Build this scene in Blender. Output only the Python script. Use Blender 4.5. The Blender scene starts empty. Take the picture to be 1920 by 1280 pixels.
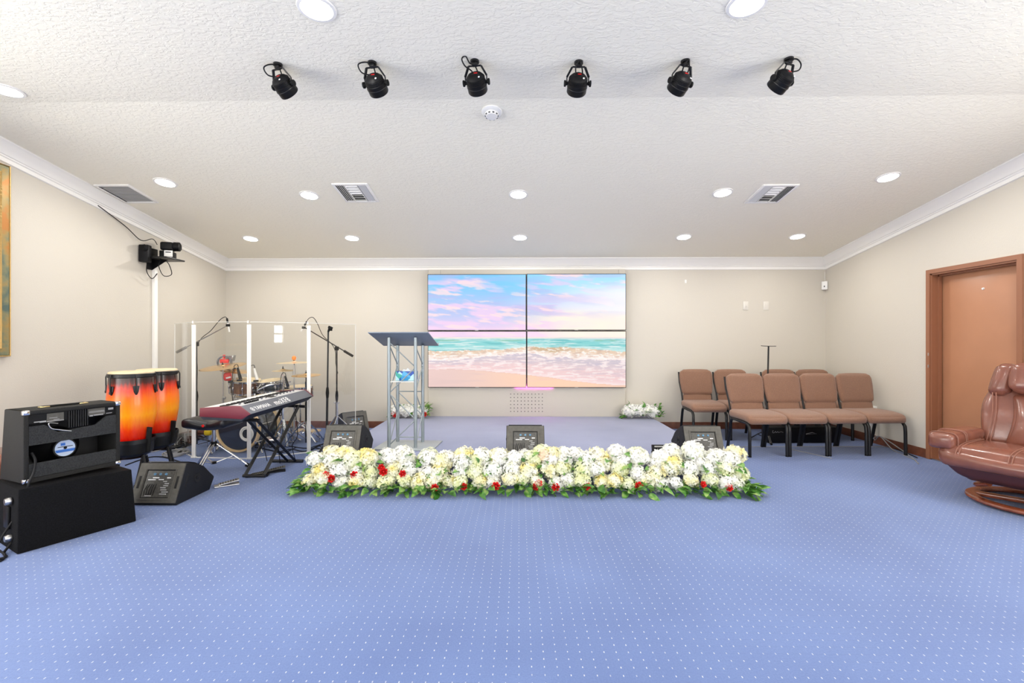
import bpy, bmesh, math, random
from mathutils import Vector, Matrix, noise
random.seed(7)
C = bpy.context.scene.collection
PI = math.pi
R = math.radians

# ------------------------------------------------------------------ camera, world, exposure
FPX = 870.0                      # focal length in pixels of a 1920 wide frame
YAW = 13.0 / FPX
EYE = 1.29
cam_d = bpy.data.cameras.new('camera')
cam_d.sensor_width = 36.0
cam_d.lens = FPX / 1920 * 36.0
cam = bpy.data.objects.new('camera', cam_d)
cam.location = (0, 0, EYE)
cam.rotation_euler = (PI / 2, 0, YAW)
C.objects.link(cam)
bpy.context.scene.camera = cam
vs = bpy.context.scene.view_settings
vs.view_transform = 'Standard'
vs.look = 'None'
vs.gamma = 1.0
vs.use_curve_mapping = False
EXPOSURE = -0.16
vs.exposure = EXPOSURE
world = bpy.data.worlds.new('world')
bpy.context.scene.world = world
world.use_nodes = True
world.node_tree.nodes['Background'].inputs[0].default_value = (0.9, 0.95, 1.0, 1)
world.node_tree.nodes['Background'].inputs[1].default_value = 1.0
LAMP_W = 11.5                    # power of one downlight
FILL_WINDOW_E = 7.0                  # glow of the side windows added to brighten the room

# ------------------------------------------------------------------ from a pixel of the photo to a place in the room
ca, sa = math.cos(YAW), math.sin(YAW)
XL, XR, YB, YR = -4.40, 4.515, 6.90, -3.0
ZB, SL, YC = 2.50, 0.157, 3.372            # ceiling height at the back wall, its slope, the crease
ZC = ZB + SL * (YB - YC)
SZ = 0.184                                  # stage height
def ray(u, v):
    rx = (u - 960) / FPX
    return Vector((rx * ca - sa, rx * sa + ca, (640 - v) / FPX))
def at_t(u, v, t): return Vector((0, 0, EYE)) + ray(u, v) * t
def at_z(u, v, z=0.0): return at_t(u, v, (z - EYE) / ray(u, v).z)
def at_y(u, v, y): return at_t(u, v, y / ray(u, v).y)
def at_x(u, v, x): return at_t(u, v, x / ray(u, v).x)
def ceil_z(y): return ZC if y <= YC else ZB + SL * (YB - y)
def at_ceil(u, v):
    r = ray(u, v)
    t = (ZC - EYE) / r.z
    if r.y * t <= YC: return at_t(u, v, t)
    return at_t(u, v, (ZB + SL * YB - EYE) / (r.z + SL * r.y))

# ------------------------------------------------------------------ materials
def new_mat(name):
    m = bpy.data.materials.new(name); m.use_nodes = True
    return m, m.node_tree, m.node_tree.nodes['Principled BSDF']
def lk(t, a, b): t.links.new(a, b)
def mat(name, col, rough=0.5, metal=0.0, var=0.0, vscale=20, bump=0.0, bscale=200, coat=0.0, stretch=None, spec=0.5, sheen=0.0, detail=3):
    m, t, p = new_mat(name)
    p.inputs['Base Color'].default_value = (*col, 1)
    p.inputs['Roughness'].default_value = rough
    p.inputs['Metallic'].default_value = metal
    p.inputs['Specular IOR Level'].default_value = spec
    if coat: p.inputs['Coat Weight'].default_value = coat; p.inputs['Coat Roughness'].default_value = 0.05
    if sheen: p.inputs['Sheen Weight'].default_value = sheen
    tc = t.nodes.new('ShaderNodeTexCoord'); co = tc.outputs['Object']
    if stretch:
        mp = t.nodes.new('ShaderNodeMapping'); mp.inputs['Scale'].default_value = stretch
        lk(t, co, mp.inputs[0]); co = mp.outputs[0]
    if var:
        n = t.nodes.new('ShaderNodeTexNoise'); n.inputs['Scale'].default_value = vscale; n.inputs['Detail'].default_value = detail
        lk(t, co, n.inputs['Vector'])
        r = t.nodes.new('ShaderNodeValToRGB')
        r.color_ramp.elements[0].position = 0.3; r.color_ramp.elements[1].position = 0.7
        r.color_ramp.elements[0].color = (*[c * (1 - var) for c in col], 1)
        r.color_ramp.elements[1].color = (*[min(1, c * (1 + var)) for c in col], 1)
        lk(t, n.outputs['Fac'], r.inputs[0]); lk(t, r.outputs[0], p.inputs['Base Color'])
    if bump:
        n = t.nodes.new('ShaderNodeTexNoise'); n.inputs['Scale'].default_value = bscale; n.inputs['Detail'].default_value = 2
        lk(t, co, n.inputs['Vector'])
        b = t.nodes.new('ShaderNodeBump'); b.inputs['Strength'].default_value = bump; b.inputs['Distance'].default_value = 0.01
        lk(t, n.outputs['Fac'], b.inputs['Height']); lk(t, b.outputs[0], p.inputs['Normal'])
    return m
def emit(name, col, s):
    m, t, p = new_mat(name)
    p.inputs['Base Color'].default_value = (*col, 1)
    p.inputs['Emission Color'].default_value = (*col, 1)
    p.inputs['Emission Strength'].default_value = s
    return m

M = {}
M['wall'] = mat('beige_wall_paint', (0.60, 0.558, 0.485), 0.55, bump=0.12, bscale=90)
M['white'] = mat('white_trim_paint', (0.90, 0.88, 0.84), 0.35)
M['plastic_white'] = mat('white_plastic', (0.83, 0.82, 0.79), 0.35)
M['plate_beige'] = mat('beige_plastic', (0.70, 0.665, 0.60), 0.4)
M['brown_base'] = mat('brown_baseboard', (0.16, 0.055, 0.03), 0.4, var=.2)
M['door_leaf'] = mat('terracotta_door_paint', (0.46, 0.215, 0.115), 0.38, var=.05, vscale=3)
M['door_frame'] = mat('terracotta_frame_paint', (0.30, 0.125, 0.065), 0.38)
M['black'] = mat('black_satin', (0.006, 0.006, 0.007), 0.45, spec=.18)
M['blackm'] = mat('black_powder_metal', (0.007, 0.007, 0.008), 0.38, spec=.4)
M['rubber'] = mat('black_rubber', (0.010, 0.010, 0.010), 0.8, spec=.18)
M['tolex'] = mat('charcoal_tolex', (0.019, 0.0185, 0.0175), 0.6, var=.35, vscale=160, bump=.5, bscale=350, spec=.18)
M['tolex_panel'] = mat('grey_tolex_panel', (0.030, 0.031, 0.032), 0.65, var=.4, vscale=160, bump=.5, bscale=350, spec=.18)
M['carpet_black'] = mat('black_cabinet_carpet', (0.0045, 0.0045, 0.0055), 0.95, var=.6, vscale=120, bump=.6, bscale=400, spec=.18)
M['wedge'] = mat('black_wedge_paint', (0.013, 0.014, 0.018), 0.6, bump=.25, bscale=500, spec=.18)
M['wedge_face'] = mat('lit_grey_wedge_face', (0.085, 0.080, 0.068), 0.5, var=.15, vscale=40, bump=.25, bscale=500)  # paler than the cabinet: light on the monitor faces put into the colour
M['ctrl'] = mat('grey_control_panel', (0.075, 0.072, 0.065), 0.45, var=.3, vscale=60)
M['dark'] = mat('dark_opening', (0.004, 0.004, 0.005), 0.7)
M['mark'] = mat('white_print', (0.8, 0.8, 0.8), 0.5)
M['markg'] = mat('grey_print', (0.32, 0.32, 0.32), 0.5)
M['blue'] = mat('blue_connector', (0.10, 0.24, 0.38), 0.4)
M['chrome'] = mat('chrome', (0.75, 0.76, 0.78), 0.12, 1.0)
M['steel'] = mat('brushed_steel', (0.55, 0.55, 0.55), 0.3, 1.0)
M['alu'] = mat('silver_grey_truss_paint', (0.30, 0.345, 0.365), 0.38, 0.55)
M['alu_top'] = mat('blue_grey_lectern_plate', (0.20, 0.24, 0.30), 0.42, 0.35)
M['alu_base'] = mat('pale_grey_base_plate', (0.42, 0.46, 0.48), 0.4, 0.4)
M['bevel_red'] = mat('burgundy_end_cap', (0.16, 0.020, 0.034), 0.45, 0.1)
M['kb_grey'] = mat('slate_keyboard_body', (0.115, 0.125, 0.155), 0.4, 0.3)
M['kb_dark'] = mat('dark_keyboard_underside', (0.012, 0.016, 0.028), 0.6)
M['ivory'] = mat('white_keys', (0.8, 0.8, 0.79), 0.25)
M['fabric'] = mat('brown_chair_fabric', (0.240, 0.125, 0.078), 0.92, var=.22, vscale=150, bump=.35, bscale=450, sheen=.25, stretch=(1, 1, 1.8))
M['leather'] = mat('chestnut_leather', (0.20, 0.070, 0.045), 0.25, var=.12, vscale=9, bump=.07, bscale=45, coat=.2, spec=.6)
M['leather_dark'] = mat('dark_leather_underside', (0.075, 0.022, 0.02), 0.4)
M['stitch'] = mat('pale_stitching', (0.26, 0.11, 0.075), 0.7)
M['wood_red'] = mat('mahogany_stained_wood', (0.20, 0.05, 0.022), 0.25, var=.3, vscale=12, coat=.4, stretch=(1, 6, 6))
M['cymbal'] = mat('bronze_cymbal', (0.83, 0.56, 0.27), 0.24, 0.85, var=.06, vscale=30)
M['cymbal_pale'] = mat('pale_bronze_cymbal', (0.90, 0.74, 0.47), 0.28, 0.75)
M['drum_brown'] = mat('walnut_drum_shell', (0.17, 0.075, 0.04), 0.25, var=.5, vscale=14, stretch=(5, 5, .5), coat=.4)
M['drum_black'] = mat('smoke_drum_shell', (0.05, 0.055, 0.06), 0.2, coat=.5)
M['head_navy'] = mat('dark_navy_drum_head', (0.018, 0.024, 0.042), 0.28)
M['head'] = mat('cream_drum_head', (0.72, 0.58, 0.36), 0.5, var=.1, vscale=12)
M['hoop_wood'] = mat('maple_drum_hoop', (0.72, 0.52, 0.27), 0.35, coat=.3)
M['red'] = mat('glossy_red_plastic', (0.70, 0.02, 0.02), 0.3)
M['orange'] = mat('orange_plastic', (0.9, 0.25, 0.02), 0.4)
M['yellow'] = mat('yellow_foam', (0.85, 0.62, 0.02), 0.7)
M['gold'] = mat('gilt_picture_frame', (0.45, 0.29, 0.10), 0.38, 0.6, bump=.4, bscale=60)
M['cable'] = mat('black_cable_rubber', (0.008, 0.008, 0.009), 0.5, spec=.18)
M['cable_grey'] = mat('grey_cable_rubber', (0.30, 0.30, 0.30), 0.5)
M['vent_grey'] = mat('grey_return_mesh', (0.42, 0.42, 0.41), 0.6)
M['vent_dark'] = mat('dark_duct', (0.05, 0.05, 0.05), 0.8)
M['rose'] = mat('red_rose_petals', (0.66, 0.012, 0.012), 0.6, var=.35, vscale=50)
M['stem'] = mat('green_stems', (0.10, 0.20, 0.05), 0.7)
M['lamp'] = emit('lit_downlight_lens', (1, 0.97, 0.92), 22)
M['pane'] = emit('fill_window_pane', (1.0, 0.985, 0.955), FILL_WINDOW_E)  # fill glow for the added side windows
M['fill_pane_rear'] = emit('dim_fill_window_pane', (1.0, 0.985, 0.955), 3.2)  # weaker fill glow for the two added large rear windows
M['pane_sunny'] = emit('sunlit_window_pane', (1, 1, 1), 24)
M['led'] = emit('magenta_led_strip', (1.0, 0.10, 0.80), 45)
M['brass'] = mat('brass_hardware', (0.75, 0.6, 0.3), 0.3, 0.9)

def ceiling_mat():
    m, t, p = new_mat('knockdown_ceiling_texture')
    p.inputs['Base Color'].default_value = (0.95, 0.905, 0.775, 1); p.inputs['Roughness'].default_value = 0.8
    tc = t.nodes.new('ShaderNodeTexCoord')
    n = t.nodes.new('ShaderNodeTexNoise'); n.inputs['Scale'].default_value = 26; n.inputs['Detail'].default_value = 4; n.inputs['Distortion'].default_value = .6
    mp = t.nodes.new('ShaderNodeMapping'); mp.inputs['Scale'].default_value = (1, 1.7, 1)
    lk(t, tc.outputs['Object'], mp.inputs[0]); lk(t, mp.outputs[0], n.inputs['Vector'])
    r = t.nodes.new('ShaderNodeValToRGB'); r.color_ramp.elements[0].position = .44; r.color_ramp.elements[1].position = .56
    lk(t, n.outputs['Fac'], r.inputs[0])
    b = t.nodes.new('ShaderNodeBump'); b.inputs['Strength'].default_value = .35; b.inputs['Distance'].default_value = .006
    lk(t, r.outputs[0], b.inputs['Height']); lk(t, b.outputs[0], p.inputs['Normal'])
    return m
M['ceiling'] = ceiling_mat()

def carpet_mat(name, base, dark, dots=True, pitch=(0.0505, 0.0455)):
    m, t, p = new_mat(name)
    p.inputs['Roughness'].default_value = 0.95; p.inputs['Specular IOR Level'].default_value = .15
    p.inputs['Sheen Weight'].default_value = .2
    N = t.nodes.new
    tc = N('ShaderNodeTexCoord')
    def math_(op, a, b=None, c=None):
        n = N('ShaderNodeMath'); n.operation = op
        for i, x in enumerate((a, b, c)):
            if x is None: continue
            if isinstance(x, (int, float)): n.inputs[i].default_value = x
            else: lk(t, x, n.inputs[i])
        return n.outputs[0]
    n1 = N('ShaderNodeTexNoise'); n1.inputs['Scale'].default_value = 1.1; n1.inputs['Detail'].default_value = 3
    lk(t, tc.outputs['Object'], n1.inputs['Vector'])
    n2 = N('ShaderNodeTexNoise'); n2.inputs['Scale'].default_value = 130; n2.inputs['Detail'].default_value = 4; n2.inputs['Roughness'].default_value = .75
    lk(t, tc.outputs['Object'], n2.inputs['Vector'])
    f = math_('ADD', math_('MULTIPLY', n1.outputs['Fac'], .72), math_('MULTIPLY', n2.outputs['Fac'], .62))
    r = N('ShaderNodeValToRGB'); r.color_ramp.elements[0].position = .45; r.color_ramp.elements[1].position = .85
    r.color_ramp.elements[0].color = (*dark, 1); r.color_ramp.elements[1].color = (*base, 1)
    lk(t, f, r.inputs[0]); col = r.outputs[0]
    if dots:
        sx = N('ShaderNodeSeparateXYZ'); lk(t, tc.outputs['Object'], sx.inputs[0])
        X, Y = sx.outputs[0], sx.outputs[1]
        fx = math_('ABSOLUTE', math_('SUBTRACT', math_('FRACT', math_('ADD', math_('DIVIDE', X, pitch[0]), .5)), .5))
        fy = math_('ABSOLUTE', math_('SUBTRACT', math_('FRACT', math_('DIVIDE', Y, pitch[1])), .5))
        d = math_('MULTIPLY', math_('LESS_THAN', fx, .040), math_('LESS_THAN', fy, .10))
        # each stitch keeps a shade of its own
        wn = N('ShaderNodeTexWhiteNoise'); wn.noise_dimensions = '2D'
        cb = N('ShaderNodeCombineXYZ')
        lk(t, math_('ROUND', math_('DIVIDE', X, pitch[0])), cb.inputs[0]); lk(t, math_('FLOOR', math_('DIVIDE', Y, pitch[1])), cb.inputs[1])
        lk(t, cb.outputs[0], wn.inputs['Vector'])
        d = math_('MULTIPLY', d, math_('ADD', .55, math_('MULTIPLY', wn.outputs['Value'], .45)))
        mx = N('ShaderNodeMix'); mx.data_type = 'RGBA'
        lk(t, d, mx.inputs[0]); lk(t, col, mx.inputs[6]); mx.inputs[7].default_value = (.50, .52, .56, 1)
        # fine seams between the loop rows
        ln = math_('MULTIPLY', math_('LESS_THAN', fy, .02), math_('GREATER_THAN', n1.outputs['Fac'], .52))
        mx2 = N('ShaderNodeMix'); mx2.data_type = 'RGBA'
        lk(t, math_('MULTIPLY', ln, .25), mx2.inputs[0]); lk(t, mx.outputs[2], mx2.inputs[6]); mx2.inputs[7].default_value = (*[c * .5 for c in dark], 1)
        col = mx2.outputs[2]
    lk(t, col, p.inputs['Base Color'])
    b = N('ShaderNodeBump'); b.inputs['Strength'].default_value = .4; b.inputs['Distance'].default_value = .004
    lk(t, n2.outputs['Fac'], b.inputs['Height']); lk(t, b.outputs[0], p.inputs['Normal'])
    return m
M['carpet'] = carpet_mat('blue_dotted_carpet', (0.130, 0.195, 0.405), (0.085, 0.130, 0.295))
M['stage'] = carpet_mat('pale_blue_stage_carpet', (0.29, 0.315, 0.46), (0.21, 0.235, 0.36), dots=False)

def conga_mat():
    m, t, p = new_mat('sunburst_lacquer')
    p.inputs['Roughness'].default_value = .28; p.inputs['Coat Weight'].default_value = .15; p.inputs['Coat Roughness'].default_value = .04
    tc = t.nodes.new('ShaderNodeTexCoord'); s = t.nodes.new('ShaderNodeSeparateXYZ')
    lk(t, tc.outputs['Generated'], s.inputs[0])
    n = t.nodes.new('ShaderNodeTexNoise'); n.inputs['Scale'].default_value = 9
    mp = t.nodes.new('ShaderNodeMapping'); mp.inputs['Scale'].default_value = (3, 3, .35)
    lk(t, tc.outputs['Generated'], mp.inputs[0]); lk(t, mp.outputs[0], n.inputs['Vector'])
    ma = t.nodes.new('ShaderNodeMath'); ma.operation = 'MULTIPLY_ADD'; ma.inputs[1].default_value = .09; ma.inputs[2].default_value = -.045
    lk(t, n.outputs['Fac'], ma.inputs[0])
    ad = t.nodes.new('ShaderNodeMath'); lk(t, s.outputs[2], ad.inputs[0]); lk(t, ma.outputs[0], ad.inputs[1])
    r = t.nodes.new('ShaderNodeValToRGB'); cr = r.color_ramp
    cr.elements[0].position = 0.0; cr.elements[0].color = (.006, .002, .002, 1)
    cr.elements[1].position = 1.0; cr.elements[1].color = (.01, .003, .002, 1)
    for pos, c in ((.15, (.012, .002, .002)), (.24, (.60, .006, .002)), (.36, (.85, .05, .003)), (.54, (.98, .34, .006)), (.74, (.93, .16, .003)), (.85, (.72, .03, .003)), (.94, (.06, .006, .003))):
        e = cr.elements.new(pos); e.color = (*c, 1)
    lk(t, ad.outputs[0], r.inputs[0]); lk(t, r.outputs[0], p.inputs['Base Color'])
    return m
M['conga'] = conga_mat()

def petal_mat(name, a, b, c):
    m, t, p = new_mat(name)
    p.inputs['Roughness'].default_value = .7
    p.inputs['Subsurface Weight'].default_value = 0
    tc = t.nodes.new('ShaderNodeTexCoord'); n = t.nodes.new('ShaderNodeTexNoise'); n.inputs['Scale'].default_value = 11
    oi = t.nodes.new('ShaderNodeObjectInfo')
    ad = t.nodes.new('ShaderNodeVectorMath'); lk(t, tc.outputs['Object'], ad.inputs[0]); lk(t, oi.outputs['Location'], ad.inputs[1])
    lk(t, ad.outputs[0], n.inputs['Vector'])
    r = t.nodes.new('ShaderNodeValToRGB'); cr = r.color_ramp
    cr.elements[0].position = .36; cr.elements[0].color = (*a, 1); cr.elements[1].position = .68; cr.elements[1].color = (*c, 1)
    e = cr.elements.new(.54); e.color = (*b, 1)
    lk(t, n.outputs['Fac'], r.inputs[0]); lk(t, r.outputs[0], p.inputs['Base Color'])
    tr = t.nodes.new('ShaderNodeBsdfTranslucent'); lk(t, r.outputs[0], tr.inputs[0])
    mx = t.nodes.new('ShaderNodeMixShader'); mx.inputs[0].default_value = .3
    out = t.nodes['Material Output']
    lk(t, p.outputs[0], mx.inputs[1]); lk(t, tr.outputs[0], mx.inputs[2]); lk(t, mx.outputs[0], out.inputs[0])
    return m
M['petal_white'] = petal_mat('white_hydrangea_petals', (.92, .92, .89), (.92, .92, .89), (.88, .89, .74))
M['petal_cream'] = petal_mat('cream_hydrangea_petals', (.90, .90, .81), (.90, .87, .60), (.89, .77, .28))
M['petal_green'] = petal_mat('green_tinged_hydrangea_petals', (.90, .91, .80), (.84, .87, .60), (.83, .84, .46))
M['petal_pink'] = petal_mat('peach_hydrangea_petals', (.92, .62, .48), (.92, .78, .58), (.90, .55, .45))

def leaf_mat():
    m, t, p = new_mat('variegated_leaf')
    p.inputs['Roughness'].default_value = .4
    tc = t.nodes.new('ShaderNodeTexCoord'); n = t.nodes.new('ShaderNodeTexNoise'); n.inputs['Scale'].default_value = 16; n.inputs['Detail'].default_value = 3
    lk(t, tc.outputs['Object'], n.inputs['Vector'])
    r = t.nodes.new('ShaderNodeValToRGB'); cr = r.color_ramp
    cr.elements[0].position = .3; cr.elements[0].color = (.025, .10, .018, 1); cr.elements[1].position = .72; cr.elements[1].color = (.48, .58, .20, 1)
    e = cr.elements.new(.46); e.color = (.075, .24, .035, 1); e = cr.elements.new(.56); e.color = (.20, .40, .09, 1)
    lk(t, n.outputs['Fac'], r.inputs[0]); lk(t, r.outputs[0], p.inputs['Base Color'])
    tr = t.nodes.new('ShaderNodeBsdfTranslucent'); lk(t, r.outputs[0], tr.inputs[0])
    mx = t.nodes.new('ShaderNodeMixShader'); mx.inputs[0].default_value = .25
    out = t.nodes['Material Output']
    lk(t, p.outputs[0], mx.inputs[1]); lk(t, tr.outputs[0], mx.inputs[2]); lk(t, mx.outputs[0], out.inputs[0])
    return m
M['leaf'] = leaf_mat()

def acrylic_mat():
    m, t, p = new_mat('clear_acrylic')
    tr = t.nodes.new('ShaderNodeBsdfTransparent'); tr.inputs[0].default_value = (.965, .965, .955, 1)
    gl = t.nodes.new('ShaderNodeBsdfGlossy'); gl.inputs['Roughness'].default_value = .0
    lw = t.nodes.new('ShaderNodeLayerWeight'); lw.inputs[0].default_value = .5
    pw = t.nodes.new('ShaderNodeMath'); pw.operation = 'POWER'; lk(t, lw.outputs['Facing'], pw.inputs[0]); pw.inputs[1].default_value = 5
    fr = t.nodes.new('ShaderNodeMath'); fr.operation = 'MULTIPLY_ADD'; lk(t, pw.outputs[0], fr.inputs[0]); fr.inputs[1].default_value = .96; fr.inputs[2].default_value = .04
    mx = t.nodes.new('ShaderNodeMixShader')
    lk(t, fr.outputs[0], mx.inputs[0]); lk(t, tr.outputs[0], mx.inputs[1]); lk(t, gl.outputs[0], mx.inputs[2])
    lk(t, mx.outputs[0], t.nodes['Material Output'].inputs[0])
    return m
M['acrylic'] = acrylic_mat()
M['acrylic_edge'] = mat('frosted_acrylic_edge', (.80, .80, .77), .3)

def frame_paint_mat():
    m, t, p = new_mat('distressed_gilt_and_teal')
    p.inputs['Roughness'].default_value = .4; p.inputs['Metallic'].default_value = .3
    tc = t.nodes.new('ShaderNodeTexCoord'); n = t.nodes.new('ShaderNodeTexNoise'); n.inputs['Scale'].default_value = 7; n.inputs['Detail'].default_value = 6
    lk(t, tc.outputs['Object'], n.inputs['Vector'])
    r = t.nodes.new('ShaderNodeValToRGB'); cr = r.color_ramp
    cr.elements[0].position = .36; cr.elements[0].color = (.08, .12, .10, 1); cr.elements[1].position = .66; cr.elements[1].color = (.42, .17, .035, 1)
    e = cr.elements.new(.47); e.color = (.20, .20, .11, 1); e = cr.elements.new(.57); e.color = (.33, .22, .07, 1)
    lk(t, n.outputs['Fac'], r.inputs[0]); lk(t, r.outputs[0], p.inputs['Base Color'])
    return m
M['frame_paint'] = frame_paint_mat()

def painting_mat():
    m, t, p = new_mat('dark_canvas')
    p.inputs['Roughness'].default_value = .35
    tc = t.nodes.new('ShaderNodeTexCoord'); n = t.nodes.new('ShaderNodeTexNoise'); n.inputs['Scale'].default_value = 3
    lk(t, tc.outputs['Object'], n.inputs['Vector'])
    r = t.nodes.new('ShaderNodeValToRGB'); r.color_ramp.elements[0].position = .4; r.color_ramp.elements[0].color = (.01, .01, .012, 1)
    r.color_ramp.elements[1].position = .7; r.color_ramp.elements[1].color = (.12, .08, .05, 1)
    lk(t, n.outputs['Fac'], r.inputs[0]); lk(t, r.outputs[0], p.inputs['Base Color'])
    return m
M['painting'] = painting_mat()

# ------------------------------------------------------------------ mesh helpers
I4 = Matrix.Identity(4)
def T(x, y=None, z=None):
    return Matrix.Translation(Vector(x) if y is None else Vector((x, y, z)))
def RX(a): return Matrix.Rotation(a, 4, 'X')
def RY(a): return Matrix.Rotation(a, 4, 'Y')
def RZ(a): return Matrix.Rotation(a, 4, 'Z')
def BM(): return bmesh.new()
def box(bm, c, s, m=I4, bev=0.0, seg=2):
    r = bmesh.ops.create_cube(bm, size=1.0)
    vs_ = r['verts']
    bmesh.ops.transform(bm, matrix=m @ T(c) @ Matrix.Diagonal((s[0], s[1], s[2], 1)), verts=vs_)
    if bev:
        es = {e for v in vs_ for e in v.link_edges}
        bmesh.ops.bevel(bm, geom=list(es), offset=bev, segments=seg, profile=.5, affect='EDGES')
    return bm
def prism(bm, poly, a, b, axis='X', m=I4, bev=0.0):
    """poly of 2-D points; X: points are (y,z); Y: (x,z); Z: (x,y); extruded from a to b"""
    def p3(p, k):
        if axis == 'X': return Vector((k, p[0], p[1]))
        if axis == 'Y': return Vector((p[0], k, p[1]))
        return Vector((p[0], p[1], k))
    A = [bm.verts.new(m @ p3(p, a)) for p in poly]; B = [bm.verts.new(m @ p3(p, b)) for p in poly]
    fs = [bm.faces.new(A), bm.faces.new(B[::-1])]
    n = len(poly)
    for i in range(n): fs.append(bm.faces.new((A[i], B[i], B[(i + 1) % n], A[(i + 1) % n])))
    bmesh.ops.recalc_face_normals(bm, faces=fs)
    if bev:
        es = {e for f in fs for e in f.edges if len(e.link_faces) == 2 and e.calc_face_angle(0) > .5}
        bmesh.ops.bevel(bm, geom=list(es), offset=bev, segments=2, profile=.5, affect='EDGES')
    return bm
def tube(bm, pts, r, seg=8, m=I4, closed=False, flat=1.0):
    pts = [m @ Vector(p) for p in pts]; n = len(pts)
    rs = r if isinstance(r, (list, tuple)) else [r] * n
    rings = []; up = None
    for i in range(n):
        if closed: d = (pts[(i + 1) % n] - pts[i - 1])
        elif i == 0: d = pts[1] - pts[0]
        elif i == n - 1: d = pts[-1] - pts[-2]
        else: d = (pts[i + 1] - pts[i]).normalized() + (pts[i] - pts[i - 1]).normalized()
        d.normalize()
        if up is None:
            up = Vector((0, 0, 1)) if abs(d.z) < .9 else Vector((1, 0, 0))
        s = d.cross(up)
        if s.length < 1e-5: s = d.orthogonal()
        s.normalize(); up = s.cross(d).normalized()
        rings.append([bm.verts.new(pts[i] + s * math.cos(2 * PI * k / seg) * rs[i] + up * math.sin(2 * PI * k / seg) * rs[i] * flat) for k in range(seg)])
    for i in range(n if closed else n - 1):
        a, b = rings[i], rings[(i + 1) % n]
        for k in range(seg): bm.faces.new((a[k], a[(k + 1) % seg], b[(k + 1) % seg], b[k]))
    if not closed:
        bm.faces.new(rings[0][::-1]); bm.faces.new(rings[-1])
    return bm
def lathe(bm, prof, seg=32, m=I4, a0=0.0, a1=2 * PI):
    full = abs(a1 - a0 - 2 * PI) < 1e-4
    n = seg if full else seg + 1
    rings = []
    for (r, z) in prof:
        if r < 1e-6: rings.append([bm.verts.new(m @ Vector((0, 0, z)))])
        else: rings.append([bm.verts.new(m @ Vector((r * math.cos(a0 + (a1 - a0) * k / seg), r * math.sin(a0 + (a1 - a0) * k / seg), z))) for k in range(n)])
    for a, b in zip(rings, rings[1:]):
        for k in range(seg if full else seg):
            k2 = (k + 1) % n
            if len(a) == 1 and len(b) == 1: continue
            if len(a) == 1: bm.faces.new((a[0], b[k2], b[k]))
            elif len(b) == 1: bm.faces.new((a[k], a[k2], b[0]))
            else: bm.faces.new((a[k], a[k2], b[k2], b[k]))
    return bm
def disc(bm, r, h, m=I4, seg=24): return lathe(bm, [(0, 0), (r, 0), (r, h), (0, h)], seg, m)
def cushion(bm, s, r, puff=0.0, m=I4, n=10, warp=None):
    """rounded box of size s, edge radius r, faces swelling by puff"""
    cells = {}
    hx, hy, hz = [q / 2 for q in s]
    def vert(p):
        key = tuple(round(q, 5) for q in p)
        if key in cells: return cells[key]
        q = Vector((p[0] * hx, p[1] * hy, p[2] * hz))
        inner = Vector([max(-h + r, min(h - r, c)) for h, c in zip((hx, hy, hz), q)])
        d = q - inner
        if d.length > 1e-9: q = inner + d.normalized() * r
        w = (1 - p[0] ** 2) * (1 - p[1] ** 2), (1 - p[1] ** 2) * (1 - p[2] ** 2), (1 - p[0] ** 2) * (1 - p[2] ** 2)
        q += Vector((math.copysign(puff * w[1], p[0]) * (abs(p[0]) > .99), math.copysign(puff * w[2], p[1]) * (abs(p[1]) > .99), math.copysign(puff * w[0], p[2]) * (abs(p[2]) > .99)))
        if warp: q = warp(q, p)
        cells[key] = bm.verts.new(m @ q)
        return cells[key]
    def lin(i):                       # denser near the edges
        x = -1 + 2 * i / n
        return math.copysign(1 - (1 - abs(x)) ** 1.6, x)
    for ax in range(3):
        for sgn in (-1, 1):
            for i in range(n):
                for j in range(n):
                    def P(a, b):
                        q = [0, 0, 0]; q[ax] = sgn; q[(ax + 1) % 3] = lin(a); q[(ax + 2) % 3] = lin(b)
                        return vert(q)
                    f = [P(i, j), P(i + 1, j), P(i + 1, j + 1), P(i, j + 1)]
                    if sgn < 0: f = f[::-1]
                    try: bm.faces.new(f)
                    except ValueError: pass
    return bm
def obj(name, bm, m, parent=None, smooth=35, loc=None):
    me = bpy.data.meshes.new(name)
    bmesh.ops.remove_doubles(bm, verts=bm.verts, dist=1e-6)
    bm.to_mesh(me); bm.free()
    if smooth:
        me.shade_smooth(); me.set_sharp_from_angle(angle=R(smooth))
    me.materials.append(M[m] if isinstance(m, str) else m)
    o = bpy.data.objects.new(name, me); C.objects.link(o)
    if parent: o.parent = parent
    if loc is not None: o.location = loc
    return o
def thing(name, label, cat, loc=(0, 0, 0), rotz=0.0, group=None):
    o = bpy.data.objects.new(name, None); o.empty_display_size = .1; C.objects.link(o)
    o.location = loc; o.rotation_euler = (0, 0, rotz)
    o['label'] = label; o['category'] = cat
    if group: o['group'] = group
    return o
def tag(o, label, cat, group=None, kind=None):
    o['label'] = label; o['category'] = cat
    if group: o['group'] = group
    if kind: o['kind'] = kind
    return o
def struct(name, bm, m, parent=None, smooth=35):
    o = obj(name, bm, m, parent, smooth)
    if not parent: o['kind'] = 'structure'
    return o
def dup(root, loc, rotz=None, label=None):
    kids = {}
    for o in bpy.data.objects:
        if o.parent: kids.setdefault(o.parent, []).append(o)
    def cp(o, par):
        c = o.copy(); C.objects.link(c)
        if par: c.parent = par
        for k in kids.get(o, []): cp(k, c)
        return c
    r = cp(root, None); r.location = loc
    if rotz is not None: r.rotation_euler = (0, 0, rotz)
    if label: r['label'] = label
    return r
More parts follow.
